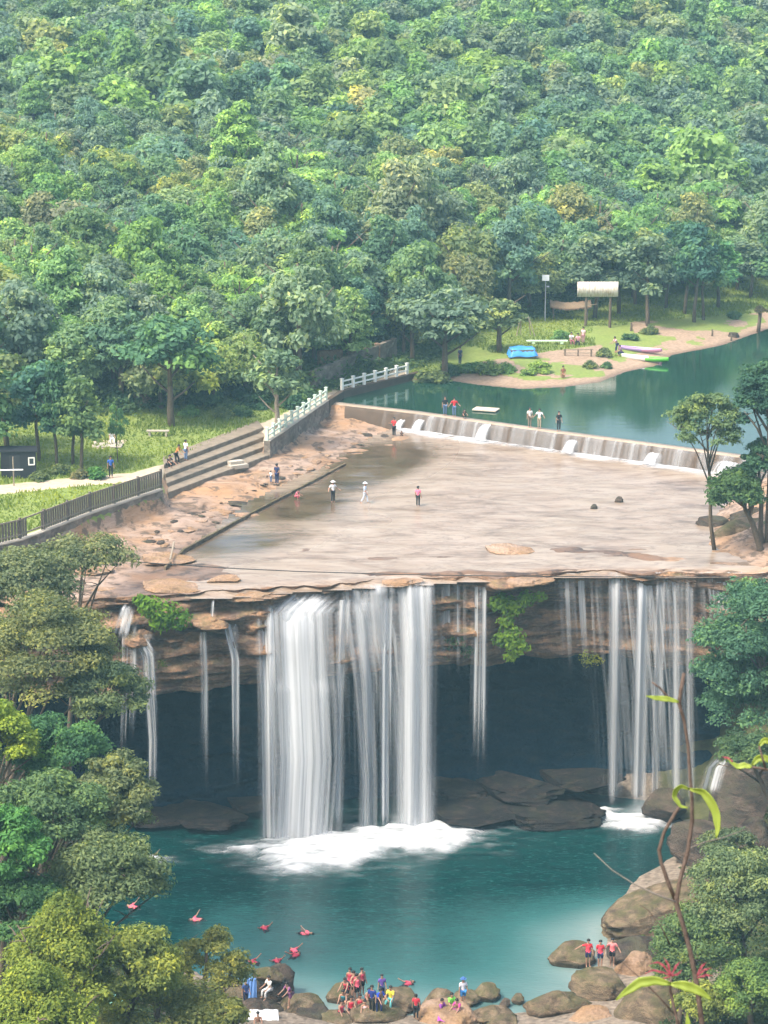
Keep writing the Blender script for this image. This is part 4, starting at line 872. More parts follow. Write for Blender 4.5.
# ------------------------------------------------------------------ near trees framing the pool
def near_tree(label, px, py, Y, wpx, hpx, color, seed, gz=None, shape='dome', ncl=70, nlf=230, leaf=.11, cr=.26, flat=.6, droop=.1, asp=.5, trunkpx=None, limbs=7, name='tree', yoff=0.0, gap=0, bark='bark', tr=.16, leafmat=None):
    c = atY(px, py, Y); dep = c.y * CP - (c.z - CZ) * SP; rx = wpx / F * dep / 2; rz = hpx / F * dep / 2 * 1.1; rx *= 1.12; ncl = int(ncl * 1.45); nlf = int(nlf * 1.35); leaf *= 1.05; color = tuple(v * 1.6 for v in color)
    bx, by = (c.x + (trunkpx or 0) / F * dep), c.y + yoff
    g = low_z(bx, by) if gz is None else gz
    t = thing(name, (bx, by, g), label, 'tree')
    rel = Vector((c.x - bx, c.y - by, c.z - g)); rr = random.Random(seed)
    cm = crown_mesh('crown', seed, rx, rz, ncl, nlf, leaf, shape, cr, flat, droop, asp); o = link('crown', cm, t); o.location = rel; o.color = (*color, 1)
    b = MB(); foot = Vector((0, 0, -.8)); mid = rel * .5 + Vector((rr.uniform(-.4, .4), rr.uniform(-.4, .4), 0)); top = rel + Vector((0, 0, -.1 * rz))
    b.tube([foot, foot.lerp(mid, .5) + Vector((rr.uniform(-.2, .2), 0, 0)), mid, mid.lerp(top, .5), top + Vector((0, 0, rz * .5))], [tr * 1.4, tr * 1.15, tr, tr * .75, tr * .3], 9)
    b.build('trunk', M[bark], t, True)
    for k in range(limbs):
        s = mid.lerp(top, rr.random()); a = k * 2.39 + rr.random(); e = rel + Vector((math.cos(a) * rx * rr.uniform(.5, .85), math.sin(a) * rx * rr.uniform(.5, .85), rz * rr.uniform(-.5, .6)))
        m = s.lerp(e, .5) + Vector((0, 0, .12 * rx)); lb = MB(); lb.tube([s, m, e], [tr * .55, tr * .36, tr * .12], 6)
        for q in range(3):
            s2 = m.lerp(e, rr.random()); e2 = s2 + Vector((rr.uniform(-1, 1), rr.uniform(-1, 1), rr.uniform(-.1, .7))) * rx * .28; lb.tube([s2, (s2 + e2) / 2 + Vector((0, 0, .05)), e2], [tr * .24, tr * .16, tr * .06], 5)
        lb.build('limb', M[bark], t, True)
    return t
NT = near_tree
NT('grey-green tree spreading level limbs out over the cave from the bank', 46, 652, 128, 150, 116, (.1, .115, .05), 601, ncl=95, nlf=200, leaf=.1, trunkpx=-90, shape='layer', cr=.2, flat=.5)
NT('grey-green drooping tree limb crown reaching toward the thin trickle', 104, 690, 127, 92, 66, (.08, .11, .055), 602, ncl=46, nlf=190, leaf=.1, trunkpx=-150, shape='layer', cr=.24)
NT('olive leafy tree crowding the rubble wall end above the cliff', 26, 584, 138, 112, 80, (.1, .12, .06), 603, ncl=60, nlf=170, leaf=.11, trunkpx=-40, cr=.24)
NT('thin leafed tree below the fence with sparse olive sprays', 84, 556, 146, 96, 40, (.11, .125, .06), 604, ncl=34, nlf=110, leaf=.12, trunkpx=-30, cr=.22)
NT('bright yellow-green tree at the frame edge above the fern trees', 2, 738, 112, 70, 78, (.16, .21, .03), 605, ncl=36, nlf=220, leaf=.1, trunkpx=-60)
NT('dense dark green round tree in the middle of the near bank', 58, 752, 114, 92, 84, (.045, .105, .045), 606, ncl=46, nlf=240, leaf=.09, trunkpx=-60)
NT('grey-green tree with pale sprays leaning over the pool', 112, 800, 111, 90, 96, (.1, .12, .055), 607, ncl=56, nlf=200, leaf=.1, trunkpx=-80, cr=.24)
NT('mid green tree filling the near bank below the dark round tree', 52, 812, 108, 110, 84, (.07, .115, .05), 608, ncl=56, nlf=210, leaf=.1, trunkpx=-40)
NT('fresh green ferny tree at the frame edge', 10, 848, 104, 76, 110, (.055, .14, .04), 609, ncl=40, nlf=230, leaf=.1, trunkpx=-30)
NT('soft grey-green tree over the near swimmer in the pool', 104, 872, 106, 120, 84, (.095, .125, .055), 610, ncl=64, nlf=200, leaf=.1, trunkpx=-60, cr=.24)
NT('dark leafy tree deep in the shade of the near bank', 20, 910, 103, 90, 80, (.035, .08, .03), 611, ncl=40, nlf=200, leaf=.1)
NT('yellow-olive tree rising from the bottom corner, tallest of its kind', 66, 948, 97, 128, 116, (.12, .15, .03), 612, ncl=80, nlf=210, leaf=.085, shape='cone', cr=.22, trunkpx=-10)
NT('yellow-olive tree at the very bottom corner', 36, 1012, 92, 130, 110, (.13, .165, .03), 613, ncl=70, nlf=210, leaf=.085, shape='cone', cr=.22)
NT('yellow-olive bushy tree between the corner tree and the open olive tree', 130, 968, 99, 110, 96, (.12, .145, .035), 614, ncl=56, nlf=190, leaf=.09, cr=.23)
NT('open olive tree with bare forked limbs in front of the pool', 208, 966, 108, 96, 84, (.145, .15, .04), 615, ncl=44, nlf=105, leaf=.09, cr=.19, trunkpx=-26, limbs=11, bark='bark')
NT('low olive tree below the open olive tree', 160, 1016, 100, 130, 70, (.13, .14, .045), 616, ncl=50, nlf=150, leaf=.09, cr=.22)
NT('small olive crown at the frame bottom beside the leaning boulder', 222, 1018, 106, 60, 50, (.14, .15, .045), 617, ncl=26, nlf=110, leaf=.09, cr=.24)
# opposite bank
NT('pale grey-green bushy tree above the layered slab', 738, 892, 124, 100, 96, (.105, .14, .065), 621, ncl=64, nlf=200, leaf=.09, cr=.23, trunkpx=20)
NT('green bush spreading below the pale bushy tree', 700, 944, 123, 92, 72, (.075, .115, .045), 622, ncl=48, nlf=190, leaf=.09, cr=.24, trunkpx=20)
NT('leafy bush at the frame edge beside the grey stones', 752, 990, 118, 70, 70, (.08, .13, .04), 623, ncl=36, nlf=190, leaf=.09, trunkpx=10)
NT('yellowish low bush behind the big foreground leaves', 706, 1004, 119, 64, 46, (.13, .155, .04), 624, ncl=28, nlf=150, leaf=.09)
NT('grey-green bush between the layered slab and the dark boulders', 728, 846, 136, 64, 34, (.075, .1, .05), 626, ncl=26, nlf=150, leaf=.09, trunkpx=16)
NT('dark small bush under the pale bushy tree', 676, 968, 122, 50, 40, (.06, .09, .035), 625, ncl=22, nlf=150, leaf=.09)
NT('blue-green tree hanging its sprays down the dark cliff', 750, 664, 146, 118, 176, (.05, .105, .06), 631, ncl=130, nlf=150, leaf=.12, cr=.2, flat=.3, droop=.8, shape='layer', trunkpx=60, gz=10.5, yoff=2)
NT('dark green bush leaning over the dark boulder wall', 748, 752, 140, 70, 40, (.05, .085, .04), 633, ncl=26, nlf=150, leaf=.1, trunkpx=50, gz=6)
NT('blue-green bush crowning the hanging tree at the cliff rim', 760, 606, 150, 70, 50, (.055, .11, .06), 632, ncl=30, nlf=170, leaf=.12, trunkpx=30, gz=14.5)
zb = up_z(24.6, 169)
NT('slender bank tree with an open feathery crown before the dam', 706, 424, 167, 76, 72, (.085, .125, .055), 641, gz=17.2, ncl=44, nlf=80, leaf=.13, cr=.2, trunkpx=14, limbs=9, tr=.12)
NT('dark bank tree cut by the frame edge, tallest on the bank', 768, 400, 166, 64, 100, (.03, .07, .045), 642, gz=17.4, ncl=50, nlf=130, leaf=.14, cr=.26, trunkpx=6, tr=.2)
NT('low leaning bank tree with a dense crown above the flat ledge', 738, 492, 165, 60, 56, (.05, .09, .035), 643, gz=17.2, ncl=34, nlf=130, leaf=.13, cr=.28, trunkpx=30, tr=.2)
NT('dark crown between the two bank trees', 758, 462, 166, 40, 50, (.04, .085, .045), 644, gz=17.4, ncl=24, nlf=130, leaf=.13, cr=.3, trunkpx=10)
k_ = 0
for x, y, g_ in [(33, 138, 0), (40, 150, 0), (31, 126, 0), (44, 132, 0), (50, 160, 1), (38, 172, 1), (46, 178, 1), (34, 166, 1), (58, 190, 1), (-38, 128, 0), (-44, 142, 0), (-36, 112, 0), (-34, 150, 0), (-48, 160, 1), (40, 110, 0), (-30, 96, 0)]:
    cm, tm, hh, _ = HK[k_ % 6]; c_ = PAL[(k_ * 3) % 8]; k_ += 1
    make_tree('bank_tree', (x, y, (up_z if g_ else low_z)(x, y) - .8), cm, tm, hh, c_[1], c_[0] + ' ' + SHAPEW[(k_ - 1) % 6] + ' tree on the steep side bank of the gorge', 'tree', 'trees of the gorge banks', k_ * 1.3, 1.0)
# plants on the cliff
def cliff_plant(label, blobs, Y, color, seed, leaf=.16, name='fern'):
    rs = np.random.default_rng(seed); V = []; T = []
    for px, py, r, n in blobs:
        c = atY(px, py, Y); d = rs.normal(size=(n, 3)); d /= np.linalg.norm(d, axis=1, keepdims=True); d[:, 1] = -np.abs(d[:, 1]); dep = Y * 1.02; q = r / F * dep
        P = np.array(c) + d * q * rs.uniform(.4, 1.05, (n, 1)) * np.array([1, .7, .85]); nr = d * .5 + np.array([0, -.4, .5]) + rs.normal(size=(n, 3)) * .35; nr /= np.linalg.norm(nr, axis=1, keepdims=True)
        v, _ = leaves(rs, P, nr, leaf, .4); V.append(v); T.append(np.repeat(np.clip(.5 + rs.normal() * .12 + rs.normal(size=n) * .14, 0, 1), 4))
    V = np.concatenate(V); b = V.mean(0); o = link(name, mesh_np(name, V - b, np.arange(len(V)).reshape(-1, 4), [M['leaf']], dict(tone=np.concatenate(T)))); o.location = b; o.color = (*color, 1)
    return tag(o, label, 'plant')
cliff_plant('bright green fern patch clinging to the cliff beside the small white fan', [(150, 606, 14, 260), (165, 612, 18, 340), (178, 618, 15, 260), (160, 622, 12, 200), (140, 600, 8, 100)], 153.4, (.1, .2, .02), 701)
cliff_plant('bright green vines hanging under the orange shelf', [(500, 602, 13, 200), (512, 606, 15, 240), (526, 598, 11, 140), (506, 622, 10, 120), (512, 636, 15, 240), (518, 646, 13, 180), (500, 640, 9, 90), (540, 596, 7, 50), (510, 656, 8, 60)], 159.9, (.11, .19, .02), 702, .17, 'vine')
cliff_plant('yellow-green moss clump on the dark cliff between the strands', [(588, 658, 11, 120), (598, 660, 7, 50)], 160.2, (.12, .14, .02), 703, .1, 'moss')
cliff_plant('dull green fern veil on the rock beside the hanging vines', [(455, 640, 14, 130), (448, 655, 9, 60), (466, 650, 9, 60)], 159.6, (.04, .07, .03), 704, .14)
cliff_plant('small green tuft under the pale film of water', [(150, 668, 7, 60), (162, 664, 6, 40)], 153.4, (.07, .1, .02), 705, .1)
# ground creepers
def creeper(name, pts_, n, color, leaf, seed, spread=1.2, tall=.6):
    rs = np.random.default_rng(seed); i = rs.integers(0, len(pts_), n); P = np.array([pts_[k][:2] for k in i]) + rs.normal(size=(n, 2)) * spread
    fz = lower if name == 'undergrowth' else upper
    z = fz(P[:, 0], P[:, 1]) + rs.uniform(.02, 1, n) ** 1.3 * tall * (.25 + .75 * ss(-.5, .7, fb2(P[:, 0], P[:, 1], .45, 12))); nr = np.array([0, -.2, 1]) + rs.normal(size=(n, 3)) * .6; nr /= np.linalg.norm(nr, axis=1, keepdims=True)
    v, f = leaves(rs, np.column_stack([P, z]), nr, leaf, .5); o = link(name, mesh_np(name, v, f, [M['leaf']], dict(tone=np.repeat(np.clip(.45 + rs.normal(size=n) * .2, 0, 1), 4)))); o.color = (*color, 1); o['kind'] = 'stuff'
gp = [(x, y) for x, y in rs.uniform([-42, 90], [-9, 150], (900, 2))] + [(x, y) for x, y in rs.uniform([16, 100], [40, 150], (700, 2))]
gp = [p for p in gp if float(sdist(np.array([p[0]]), np.array([p[1]]), POOL)[0]) > 3]
creeper('undergrowth', gp, 110000, (.05, .075, .03), .16, 720, .6)
wp = [(x, y) for x, y in rs.uniform([-60, 200], [70, 262], (4000, 2))]; wz = -sdist(np.array([p[0] for p in wp]), np.array([p[1] for p in wp]), HPOLY); wp = [p for p, d in zip(wp, wz) if -.5 < d < 20]
creeper('forest_underbrush', wp, 110000, (.075, .125, .05), .24, 721, .7, tall=2.2)
# grass blades on the lawn and the far bank
n = 40000; P = rs.uniform([-45, 150], [62, 285], (n * 9, 2)); dtp = sdist(P[:, 0], P[:, 1], TPOLY); dlp = sdist(P[:, 0], P[:, 1], LAKE); hp = sdist(P[:, 0], P[:, 1], HPOLY)
zz = upper(P[:, 0], P[:, 1]); gx_, gy_ = proj(P[:, 0], P[:, 1], zz); nzg = fb2(P[:, 0], P[:, 1], .12, 91)
okg = ((dtp < -.6) | ((dlp > 4.5 + 2.5 * nzg) & (P[:, 1] > 216) & (dtp > -.5))) & (hp > -4) & (gx_ > -40) & (gx_ < 810)
okg &= ~inpoly(gx_, gy_, [(-50, 490), (60, 479), (130, 473), (170, 462), (240, 429), (265, 422), (345, 380), (410, 362), (410, 374), (340, 391), (268, 440), (200, 462), (168, 478), (130, 482), (60, 488), (-50, 500)])
okg &= ~inpoly(gx_, gy_, [(628, 322), (700, 318), (768, 312), (768, 328), (720, 342), (690, 350), (640, 345)]) & ~inpoly(gx_, gy_, [(480, 362), (545, 352), (600, 345), (612, 356), (600, 372), (560, 378), (520, 374)]) & ((dtp < 0) | (nzg > -.35))
P = P[okg][:n]; zz = upper(P[:, 0], P[:, 1]); k = len(P); hgt = rs.uniform(.06, .2, k) * (1 + .8 * (fb2(P[:, 0], P[:, 1], .3, 17) > .2)); a = rs.uniform(0, 6.28, k); wdt = .07
c = np.column_stack([P, zz - .03]); dx = np.column_stack([np.cos(a), np.sin(a), 0 * a]) * wdt; tp = np.column_stack([rs.normal(size=k) * .08, rs.normal(size=k) * .08, hgt])
v = np.stack([c - dx, c + dx, c + dx * .35 + tp, c - dx * .35 + tp], 1).reshape(-1, 3)
o = link('grass', mesh_np('grass', v, np.arange(4 * k).reshape(-1, 4), [M['leaf']], dict(tone=np.repeat(np.clip(.45 + .3 * nzg[okg][:n] + rs.normal(size=k) * .12, 0, 1), 4)))); o.color = (.16, .215, .045, 1); o['kind'] = 'stuff'

# ------------------------------------------------------------------ bank furniture
def on_up(px, py, z=18.8): return on_upper(px, py, z)
p = on_up(19, 476, 18.9); t = thing('shed', p, 'small black shed with a white framed square window on the lawn', 'shed', rz=.15)
b = MB(); b.box((0, 0, 1.05), (2.7, 1.8, 2.1)); b.build('wall', M['black'], t)
b = MB(); b.box((0, 0, 2.15), (2.9, 2.0, .09), 0, .03); b.build('roof', M['black'], t)
wf = MB(); 
for c, d in (((1.0, -.93, 1.62), (.5, .05, .09)), ((1.0, -.93, 1.08), (.5, .05, .09)), ((.79, -.93, 1.35), (.09, .05, .45)), ((1.21, -.93, 1.35), (.09, .05, .45))): wf.box(c, d)
wo = wf.build('window', M['white_paint'], t); b = MB(); b.box((1.0, -.915, 1.35), (.34, .03, .46)); b.build('pane', plain('dark_glass', (.03, .04, .05), .1), wo)
b = MB(); b.box((-.3, -.91, .95), (.8, .03, 1.8)); b.build('door', plain('shed_door', (.03, .033, .036), .6), t)
p = on_up(14, 486, 18.8); t = thing('goal_post', p, 'thin pole with a white crossbar standing in front of the black shed', 'post')
b = MB(); b.tube([(0, 0, -.2), (0, 0, 2.3)], .05, 8); b.build('pole', M['bark_pale'], t); b = MB(); b.beam((-1.6, -.06, 1.25), (.75, -.06, 1.3), .06, .09); b.build('crossbar', M['white'], t)
p = on_up(158, 436, 19.2); t = thing('bench', p, 'low grey bench at the back of the lawn', 'bench')
b = MB(); b.box((0, 0, .45), (1.9, .45, .09)); b.build('seat', M['concrete'], t)
for s in (-.7, .7): b = MB(); b.box((s, 0, .2), (.16, .38, .41)); b.build('leg', M['concrete'], t)
p = on_up(108, 446, 19.2); b = MB(); b.box((0, 0, .06), (2.4, 1.6, .14)); o = b.build('stone_platform', M['concrete']); o.location = p; bv = o.modifiers.new('bevel', 'BEVEL'); bv.width = .03; tag(o, 'low concrete platform on the lawn under the seated visitor', 'platform')
p = on_up(545, 321, 19.6); t = thing('lamp_post', p, 'slim grey lamp post with a square white panel at its top', 'street lamp')
b = MB(); b.tube([(0, 0, -.3), (0, 0, 4.4)], [.07, .05], 8); b.build('pole', M['steel'], t); b = MB(); b.box((0, -.05, 4.62), (.75, .1, .62)); b.build('panel', M['white'], t); b = MB(); b.box((0.25, -.1, 3.7), (.3, .2, .12)); b.build('lamp', M['steel'], t)
# blank board
def corrug():
    k = N('rusty_sheet'); v = k.coord((1, 1, .25)); n = k.noise(v, 5, 4)
    k.base(k.mix(k.ramp(n, [(.4, 0.0), (.68, .9)]), (.6, .56, .5), (.34, .26, .18)), .7, .3); return k.m
p = on_up(597, 327, 19.2) + Vector((0, 0, .75)); t = thing('billboard', p, 'blank weathered metal board on two dark posts beside the beach trees', 'billboard')
nu = 72; V = [(-2.15 + 4.3 * i / nu, -.012 * math.sin(i * 1.3), z) for z in (2.45, 4.05) for i in range(nu + 1)]
V += [(x, y + .06, z) for x, y, z in V]; q = 2 * (nu + 1)
fb = [(i, i + 1, nu + 2 + i, nu + 1 + i) for i in range(nu)] + [(q + i + 1, q + i, q + nu + 1 + i, q + nu + 2 + i) for i in range(nu)] + [(nu + 1 + i, nu + 2 + i, q + nu + 2 + i, q + nu + 1 + i) for i in range(nu)] + [(i + 1, i, q + i, q + i + 1) for i in range(nu)] + [(0, nu + 1, q + nu + 1, q), (nu, q + nu, q + 2 * nu + 1, 2 * nu + 1)]
link('board', mesh_np('board', V, fb, [corrug()]), t)
for s in (-1.2, 1.35): b = MB(); b.tube([(s, .2, -1.2), (s + .05, .2, 4.0)], [.16, .12], 8); b.build('post', M['bark'], t)
b = MB(); b.beam((-2.15, .1, 4.0), (2.15, .1, 4.0), .08, .08); b.beam((-2.15, .1, 2.5), (2.15, .1, 2.5), .08, .08); b.build('frame', M['old_wood'], t)
# thatched shelter
p = on_up(570, 319, 19.5); t = thing('thatched_shelter', p, 'open shelter with a sagging brown thatch roof behind the lamp post', 'shelter'); t.scale = (.95, .8, .85)
V = []; nx = 26
for r, (y, z) in enumerate([(-1.3, 1.75), (-.65, 2.1), (0, 2.42), (.65, 2.1), (1.3, 1.75)]):
    for i in range(nx): V.append((-2.3 + 4.6 * i / (nx - 1), y + .12 * rnd.uniform(-1, 1), z - .28 * math.sin(math.pi * i / (nx - 1)) + .08 * rnd.uniform(-1, 1)))
V += [(x, y, z - .14) for x, y, z in V]; g = grid_faces(nx, 5); o = link('roof', mesh_np('roof', V, np.concatenate([g, g[:, ::-1] + nx * 5]), [M['thatch']]), t)
for sx in (-1.9, 1.9):
    for sy in (-1, 1): b = MB(); b.tube([(sx, sy, -.3), (sx, sy, 1.9)], .06, 6); b.build('post', M['bark'], t)
b = MB(); b.tube([(1.2, -1.4, 1.8), (2.9, -1.7, 2.15)], .05, 5); b.build('loose_pole', M['bark_pale'], t)
# blue tarp over a stall
p = on_up(522, 357, 19); t = thing('covered_stall', p, 'low stall wrapped in a bright blue tarp on the sand', 'stall', rz=.12)
k = 20; V = []
for j in range(9):
    for i in range(k):
        u, v = i / (k - 1) * 2 - 1, j / 8 * 2 - 1; e = max(abs(u), abs(v)); dn = max(0, (e - .78) / .22)
        V.append((u * 1.45 + .03 * rnd.uniform(-1, 1), v * .95 + .03 * rnd.uniform(-1, 1), .98 - .78 * dn ** 1.4 + .05 * math.sin(u * 5 + v * 3)))
link('tarp', mesh_np('tarp', V, grid_faces(k, 9), [plain('blue_tarp', (.05, .25, .62), .45, .25, 2, .4)], None, True), t)
b = MB(); b.box((0, 0, .42), (2.5, 1.6, .84)); b.build('stall_body', M['old_wood'], t)
# swing frame and rails
p = on_up(526, 336, 19.2); t = thing('swing_stand', p, 'leaning wooden frame of thin poles behind the blue stall', 'swing')
for a, c in (((-1, 0, 0), (-.6, .3, 1.7)), ((.9, 0, 0), (.2, .2, 2.1)), ((-.5, .6, 0), (-.55, .3, 1.7)), ((.5, .5, 0), (.25, .2, 2.0)), ((-.7, .3, 1.6), (.3, .2, 1.9))): b = MB(); b.tube([a, c], .05, 6); b.build('pole', M['bark_pale'], t)
p = on_up(578, 356, 19); t = thing('wooden_rail', p, 'low wooden rail and plank seat above the sand spit', 'bench')
for s in (-1.3, 0, 1.3): b = MB(); b.tube([(s, 0, -.2), (s, 0, .7)], .07, 6); b.build('post', M['bark'], t)
b = MB(); b.beam((-1.5, 0, .62), (1.5, 0, .66), .09, .09); b.beam((-1.5, 0, .3), (1.5, 0, .3), .07, .08); b.build('rail', M['bark_pale'], t)
p = on_up(548, 344, 19.2); b = MB(); b.beam((-2.2, 0, .32), (2.0, .2, .3), .5, .1); b.box((-1.5, 0, .14), (.3, .4, .3)); b.box((1.4, .15, .14), (.3, .4, .3)); o = b.build('plank_table', plain('pale_green_plank', (.5, .62, .46), .7, .2)); o.location = p; tag(o, 'long pale plank laid low across the grass behind the blue stall', 'plank')
for px, py, h, lb, r in [(731, 341, .8, 'short dark post standing at the sand edge', .09), (631, 331, .9, 'dark stump on the sand below the beach trees', .12), (712, 336, .7, 'small brown stump on the pale sand', .1)]:
    p = on_up(px, py, 18.6); b = MB(); b.tube([(0, 0, -.3), (.04, 0, h * .6), (.0, .03, h)], [r * 1.3, r, r * .8], 8); o = b.build('stump', M['bark']); o.location = p; tag(o, lb, 'stump')
p = on_up(735, 337, 18.6); rk = link('rock', RM['dark_rock'][2]); rk.location = (p.x, p.y, p.z + .1); rk.scale = (.6, .45, .55); tag(rk, 'dark pointed rock at the far edge of the sand', 'rock')
p = on_up(758, 332, 18.6); t = thing('palm_stump', p, 'short thick trunk with a mop of brown leaves at the water edge', 'tree')
b = MB(); b.tube([(0, 0, -.4), (.1, 0, 1), (.15, 0, 2.0)], [.22, .19, .2], 8); b.build('trunk', M['bark'], t, True); o = link('crown', SHR[1], t); o.location = (.15, 0, 2.3); o.scale = (.75, .75, .6); o.color = (.09, .08, .045, 1)
# landing board
b = MB(); p = at(486, 410, 18.46); b.box((0, 0, .05), (2.2, 1.3, .1), -.35); o = b.build('plank_raft', plain('pale_plank', (.52, .42, .32), .8, .3)); o.location = (p.x, p.y, 18.48); tag(o, 'pale plank platform lying on the dam beside the crouching child', 'platform')
# boats
def boat(label, px, py, L, rz, c1, c2, split=.5, tilt=0.0, z=None):
    p = on_up(px, py, 18.5); t = thing('canoe', (p.x, p.y, p.z + .02), label, 'canoe', None, rz); t.rotation_euler = (0, tilt, rz)
    n = 30; prof_ = []; sec = [(-1, .42), (-1.02, .3), (-.75, .08), (0, 0), (.75, .08), (1.02, .3), (1, .42)]; V = []; mi_ = []
    for i in range(n + 1):
        u = i / n * 2 - 1; wd = .42 * (1 - abs(u) ** 2.6) + .01; rise = .22 * abs(u) ** 3
        for y, zz in sec: V.append((u * L / 2, y * wd, zz * (1 - .25 * abs(u) ** 4) + rise))
    f = [(i * 7 + j, (i + 1) * 7 + j, (i + 1) * 7 + j + 1, i * 7 + j + 1) for i in range(n) for j in range(6)]; mi_ = [0 if i < n * split else 1 for i in range(n) for j in range(6)]
    o = link('hull', mesh_np('hull', V, f, [c1, c2], None, True, None, mi_), t); so = o.modifiers.new('solid', 'SOLIDIFY'); so.thickness = .03
    V = []; 
    for i in range(n + 1):
        u = i / n * 2 - 1; wd = .40 * (1 - abs(u) ** 2.6) + .005; rise = .22 * abs(u) ** 3; h = .36 * (1 - .25 * abs(u) ** 4) + rise - (.17 if -.4 < u < .35 else 0)
        for y in (-1, -.4, .4, 1): V.append((u * L / 2, y * wd, h + .05 * (1 - abs(y))))
    link('deck', mesh_np('deck', V, [(i * 4 + j, (i + 1) * 4 + j, (i + 1) * 4 + j + 1, i * 4 + j + 1) for i in range(n) for j in range(3)], [c1, c2], None, True, None, [0 if i < n * split else 1 for i in range(n) for j in range(3)]), t)
    for q in (-.12, .18): b = MB(); b.box((q * L, 0, .34), (.12, .62, .05)); b.build('seat', M['old_wood'], t)
pw, pg, pv, pk = plain('canoe_white', (.75, .76, .74), .3, .05), plain('canoe_green', (.12, .5, .05), .3, .08), plain('canoe_violet', (.3, .2, .42), .35, .1), plain('canoe_pink', (.5, .25, .38), .35, .1)
boat('white canoe with a green end drawn up at the water edge', 645, 361, 5.0, -.5, pw, pg, .52)
boat('violet canoe lying behind the white and green canoe', 640, 352, 4.6, -.42, pv, pk, .55)

# ------------------------------------------------------------------ people
SKIN = plain('skin', (.32, .18, .12), .55, .05); HAIR = plain('hair', (.012, .01, .009), .5, .1)
CL = {}
def cloth(c):
    if c not in CL: CL[c] = plain('cloth_%s' % len(CL), c, .85, .1, 14)
    return CL[c]
def rotx(v, a): return Vector((v[0], v[1] * math.cos(a) - v[2] * math.sin(a), v[1] * math.sin(a) + v[2] * math.cos(a)))
def skeleton(hipL=(0, 0), hipR=(0, 0), kneeL=0, kneeR=0, armL=(0, .12), armR=(0, .12), elbL=.25, elbR=.25, bend=0, head=0, spread=.0):
    """facing -Y. hip = forward swing, arm = (forward swing, outward), knee/elbow bends"""
    J = {}; J['pelvis'] = Vector((0, 0, 0)); up = lambda h, f=0: rotx(Vector((0, f, h)), bend)
    J['waist'] = up(.14); J['chest'] = up(.36); J['neck'] = up(.52); nk = J['neck']
    hd = lambda h, f=0: nk + rotx(Vector((0, f, h)), bend * .5 + head)
    J['headbase'] = hd(.07); J['head'] = hd(.17, -.012); J['crown'] = hd(.265); J['nose'] = hd(.15, -.115)
    for s, S, hp, kn, ar, el in ((1, 'L', hipL, kneeL, armL, elbL), (-1, 'R', hipR, kneeR, armR, elbR)):
        hip = Vector((s * .095, 0, -.03)); J['hip' + S] = hip
        th = rotx(Vector((s * (math.sin(hp[1] if len(hp) > 1 else 0) * .43 + spread * .1), 0, -.43)), -hp[0]); k = hip + th; J['knee' + S] = k
        sh = rotx(Vector((s * spread * .03, .02, -.42)), -hp[0] + kn); a = k + sh; J['ankle' + S] = a
        J['toe' + S] = a + rotx(Vector((s * .03, -.17, -.05)), min(0, (-hp[0] + kn)) * .4)
        so = up(.46) + Vector((s * .185, 0, 0)); J['sh' + S] = so
        ua = rotx(Vector((s * math.sin(ar[1]) * .29, 0, -math.cos(ar[1]) * .29)), -ar[0]); e = so + ua; J['el' + S] = e
        fa = rotx(Vector((s * math.sin(ar[1] * .8) * .25, 0, -math.cos(ar[1] * .8) * .25)), -ar[0] - el); w_ = e + fa; J['wr' + S] = w_
        d = fa.normalized(); J['palm' + S] = w_ + d * .07; side = Vector((0, 1, 0)).cross(d).normalized()
        fw = side.cross(d).normalized()
        for q, (o_, ln) in enumerate(((-.03, .075), (-.01, .09), (.01, .085), (.03, .065))): J['f%d%s' % (q, S)] = J['palm' + S] + d * ln + fw * o_ * 1.3 + side * .015
        J['th' + S] = w_ + d * .06 - fw * .06
    return J
BODY = [('pelvis', 'waist'), ('waist', 'chest'), ('chest', 'neck'), ('neck', 'headbase'), ('headbase', 'head'), ('head', 'crown'), ('head', 'nose')]
for S in 'LR': BODY += [('pelvis', 'hip' + S), ('hip' + S, 'knee' + S), ('knee' + S, 'ankle' + S), ('ankle' + S, 'toe' + S), ('chest', 'sh' + S), ('sh' + S, 'el' + S), ('el' + S, 'wr' + S), ('wr' + S, 'palm' + S), ('wr' + S, 'th' + S)] + [('palm' + S, 'f%d%s' % (q, S)) for q in range(4)]
RAD = dict(pelvis=.125, waist=.115, chest=.14, neck=.055, headbase=.075, head=.098, crown=.06, nose=.02, hip=.088, knee=.058, ankle=.038, toe=.032, sh=.062, el=.042, wr=.028, palm=.033, f0=.009, f1=.009, f2=.009, f3=.008, th=.011)
def rad(n): return RAD.get(n) or RAD[n[:-1]]
def skin(name, J, edges, grow=1.0, add=0.0, m=None, over=None):
    names = []; [names.append(n) for e in edges for n in e if n not in names]
    me = bpy.data.meshes.new(name); me.from_pydata([tuple(J[n]) for n in names], [(names.index(a), names.index(b)) for a, b in edges], [])
    o = bpy.data.objects.new(name, me); COL.objects.link(o); o.modifiers.new('s', 'SKIN'); 
    for i, n in enumerate(names):
        r = (over or {}).get(n, rad(n)) * grow + add; me.skin_vertices[0].data[i].radius = (r, r * (.78 if n in ('pelvis', 'waist', 'chest') else 1)); me.skin_vertices[0].data[i].use_root = (i == 0)
    o.modifiers.new('u', 'SUBSURF').levels = 1
    dg = bpy.context.evaluated_depsgraph_get(); r = bpy.data.meshes.new_from_object(o.evaluated_get(dg)); r.name = name
    bpy.data.objects.remove(o); bpy.data.meshes.remove(me); r.materials.clear(); r.materials.append(m or SKIN); r.polygons.foreach_set('use_smooth', [True] * len(r.polygons)); return r
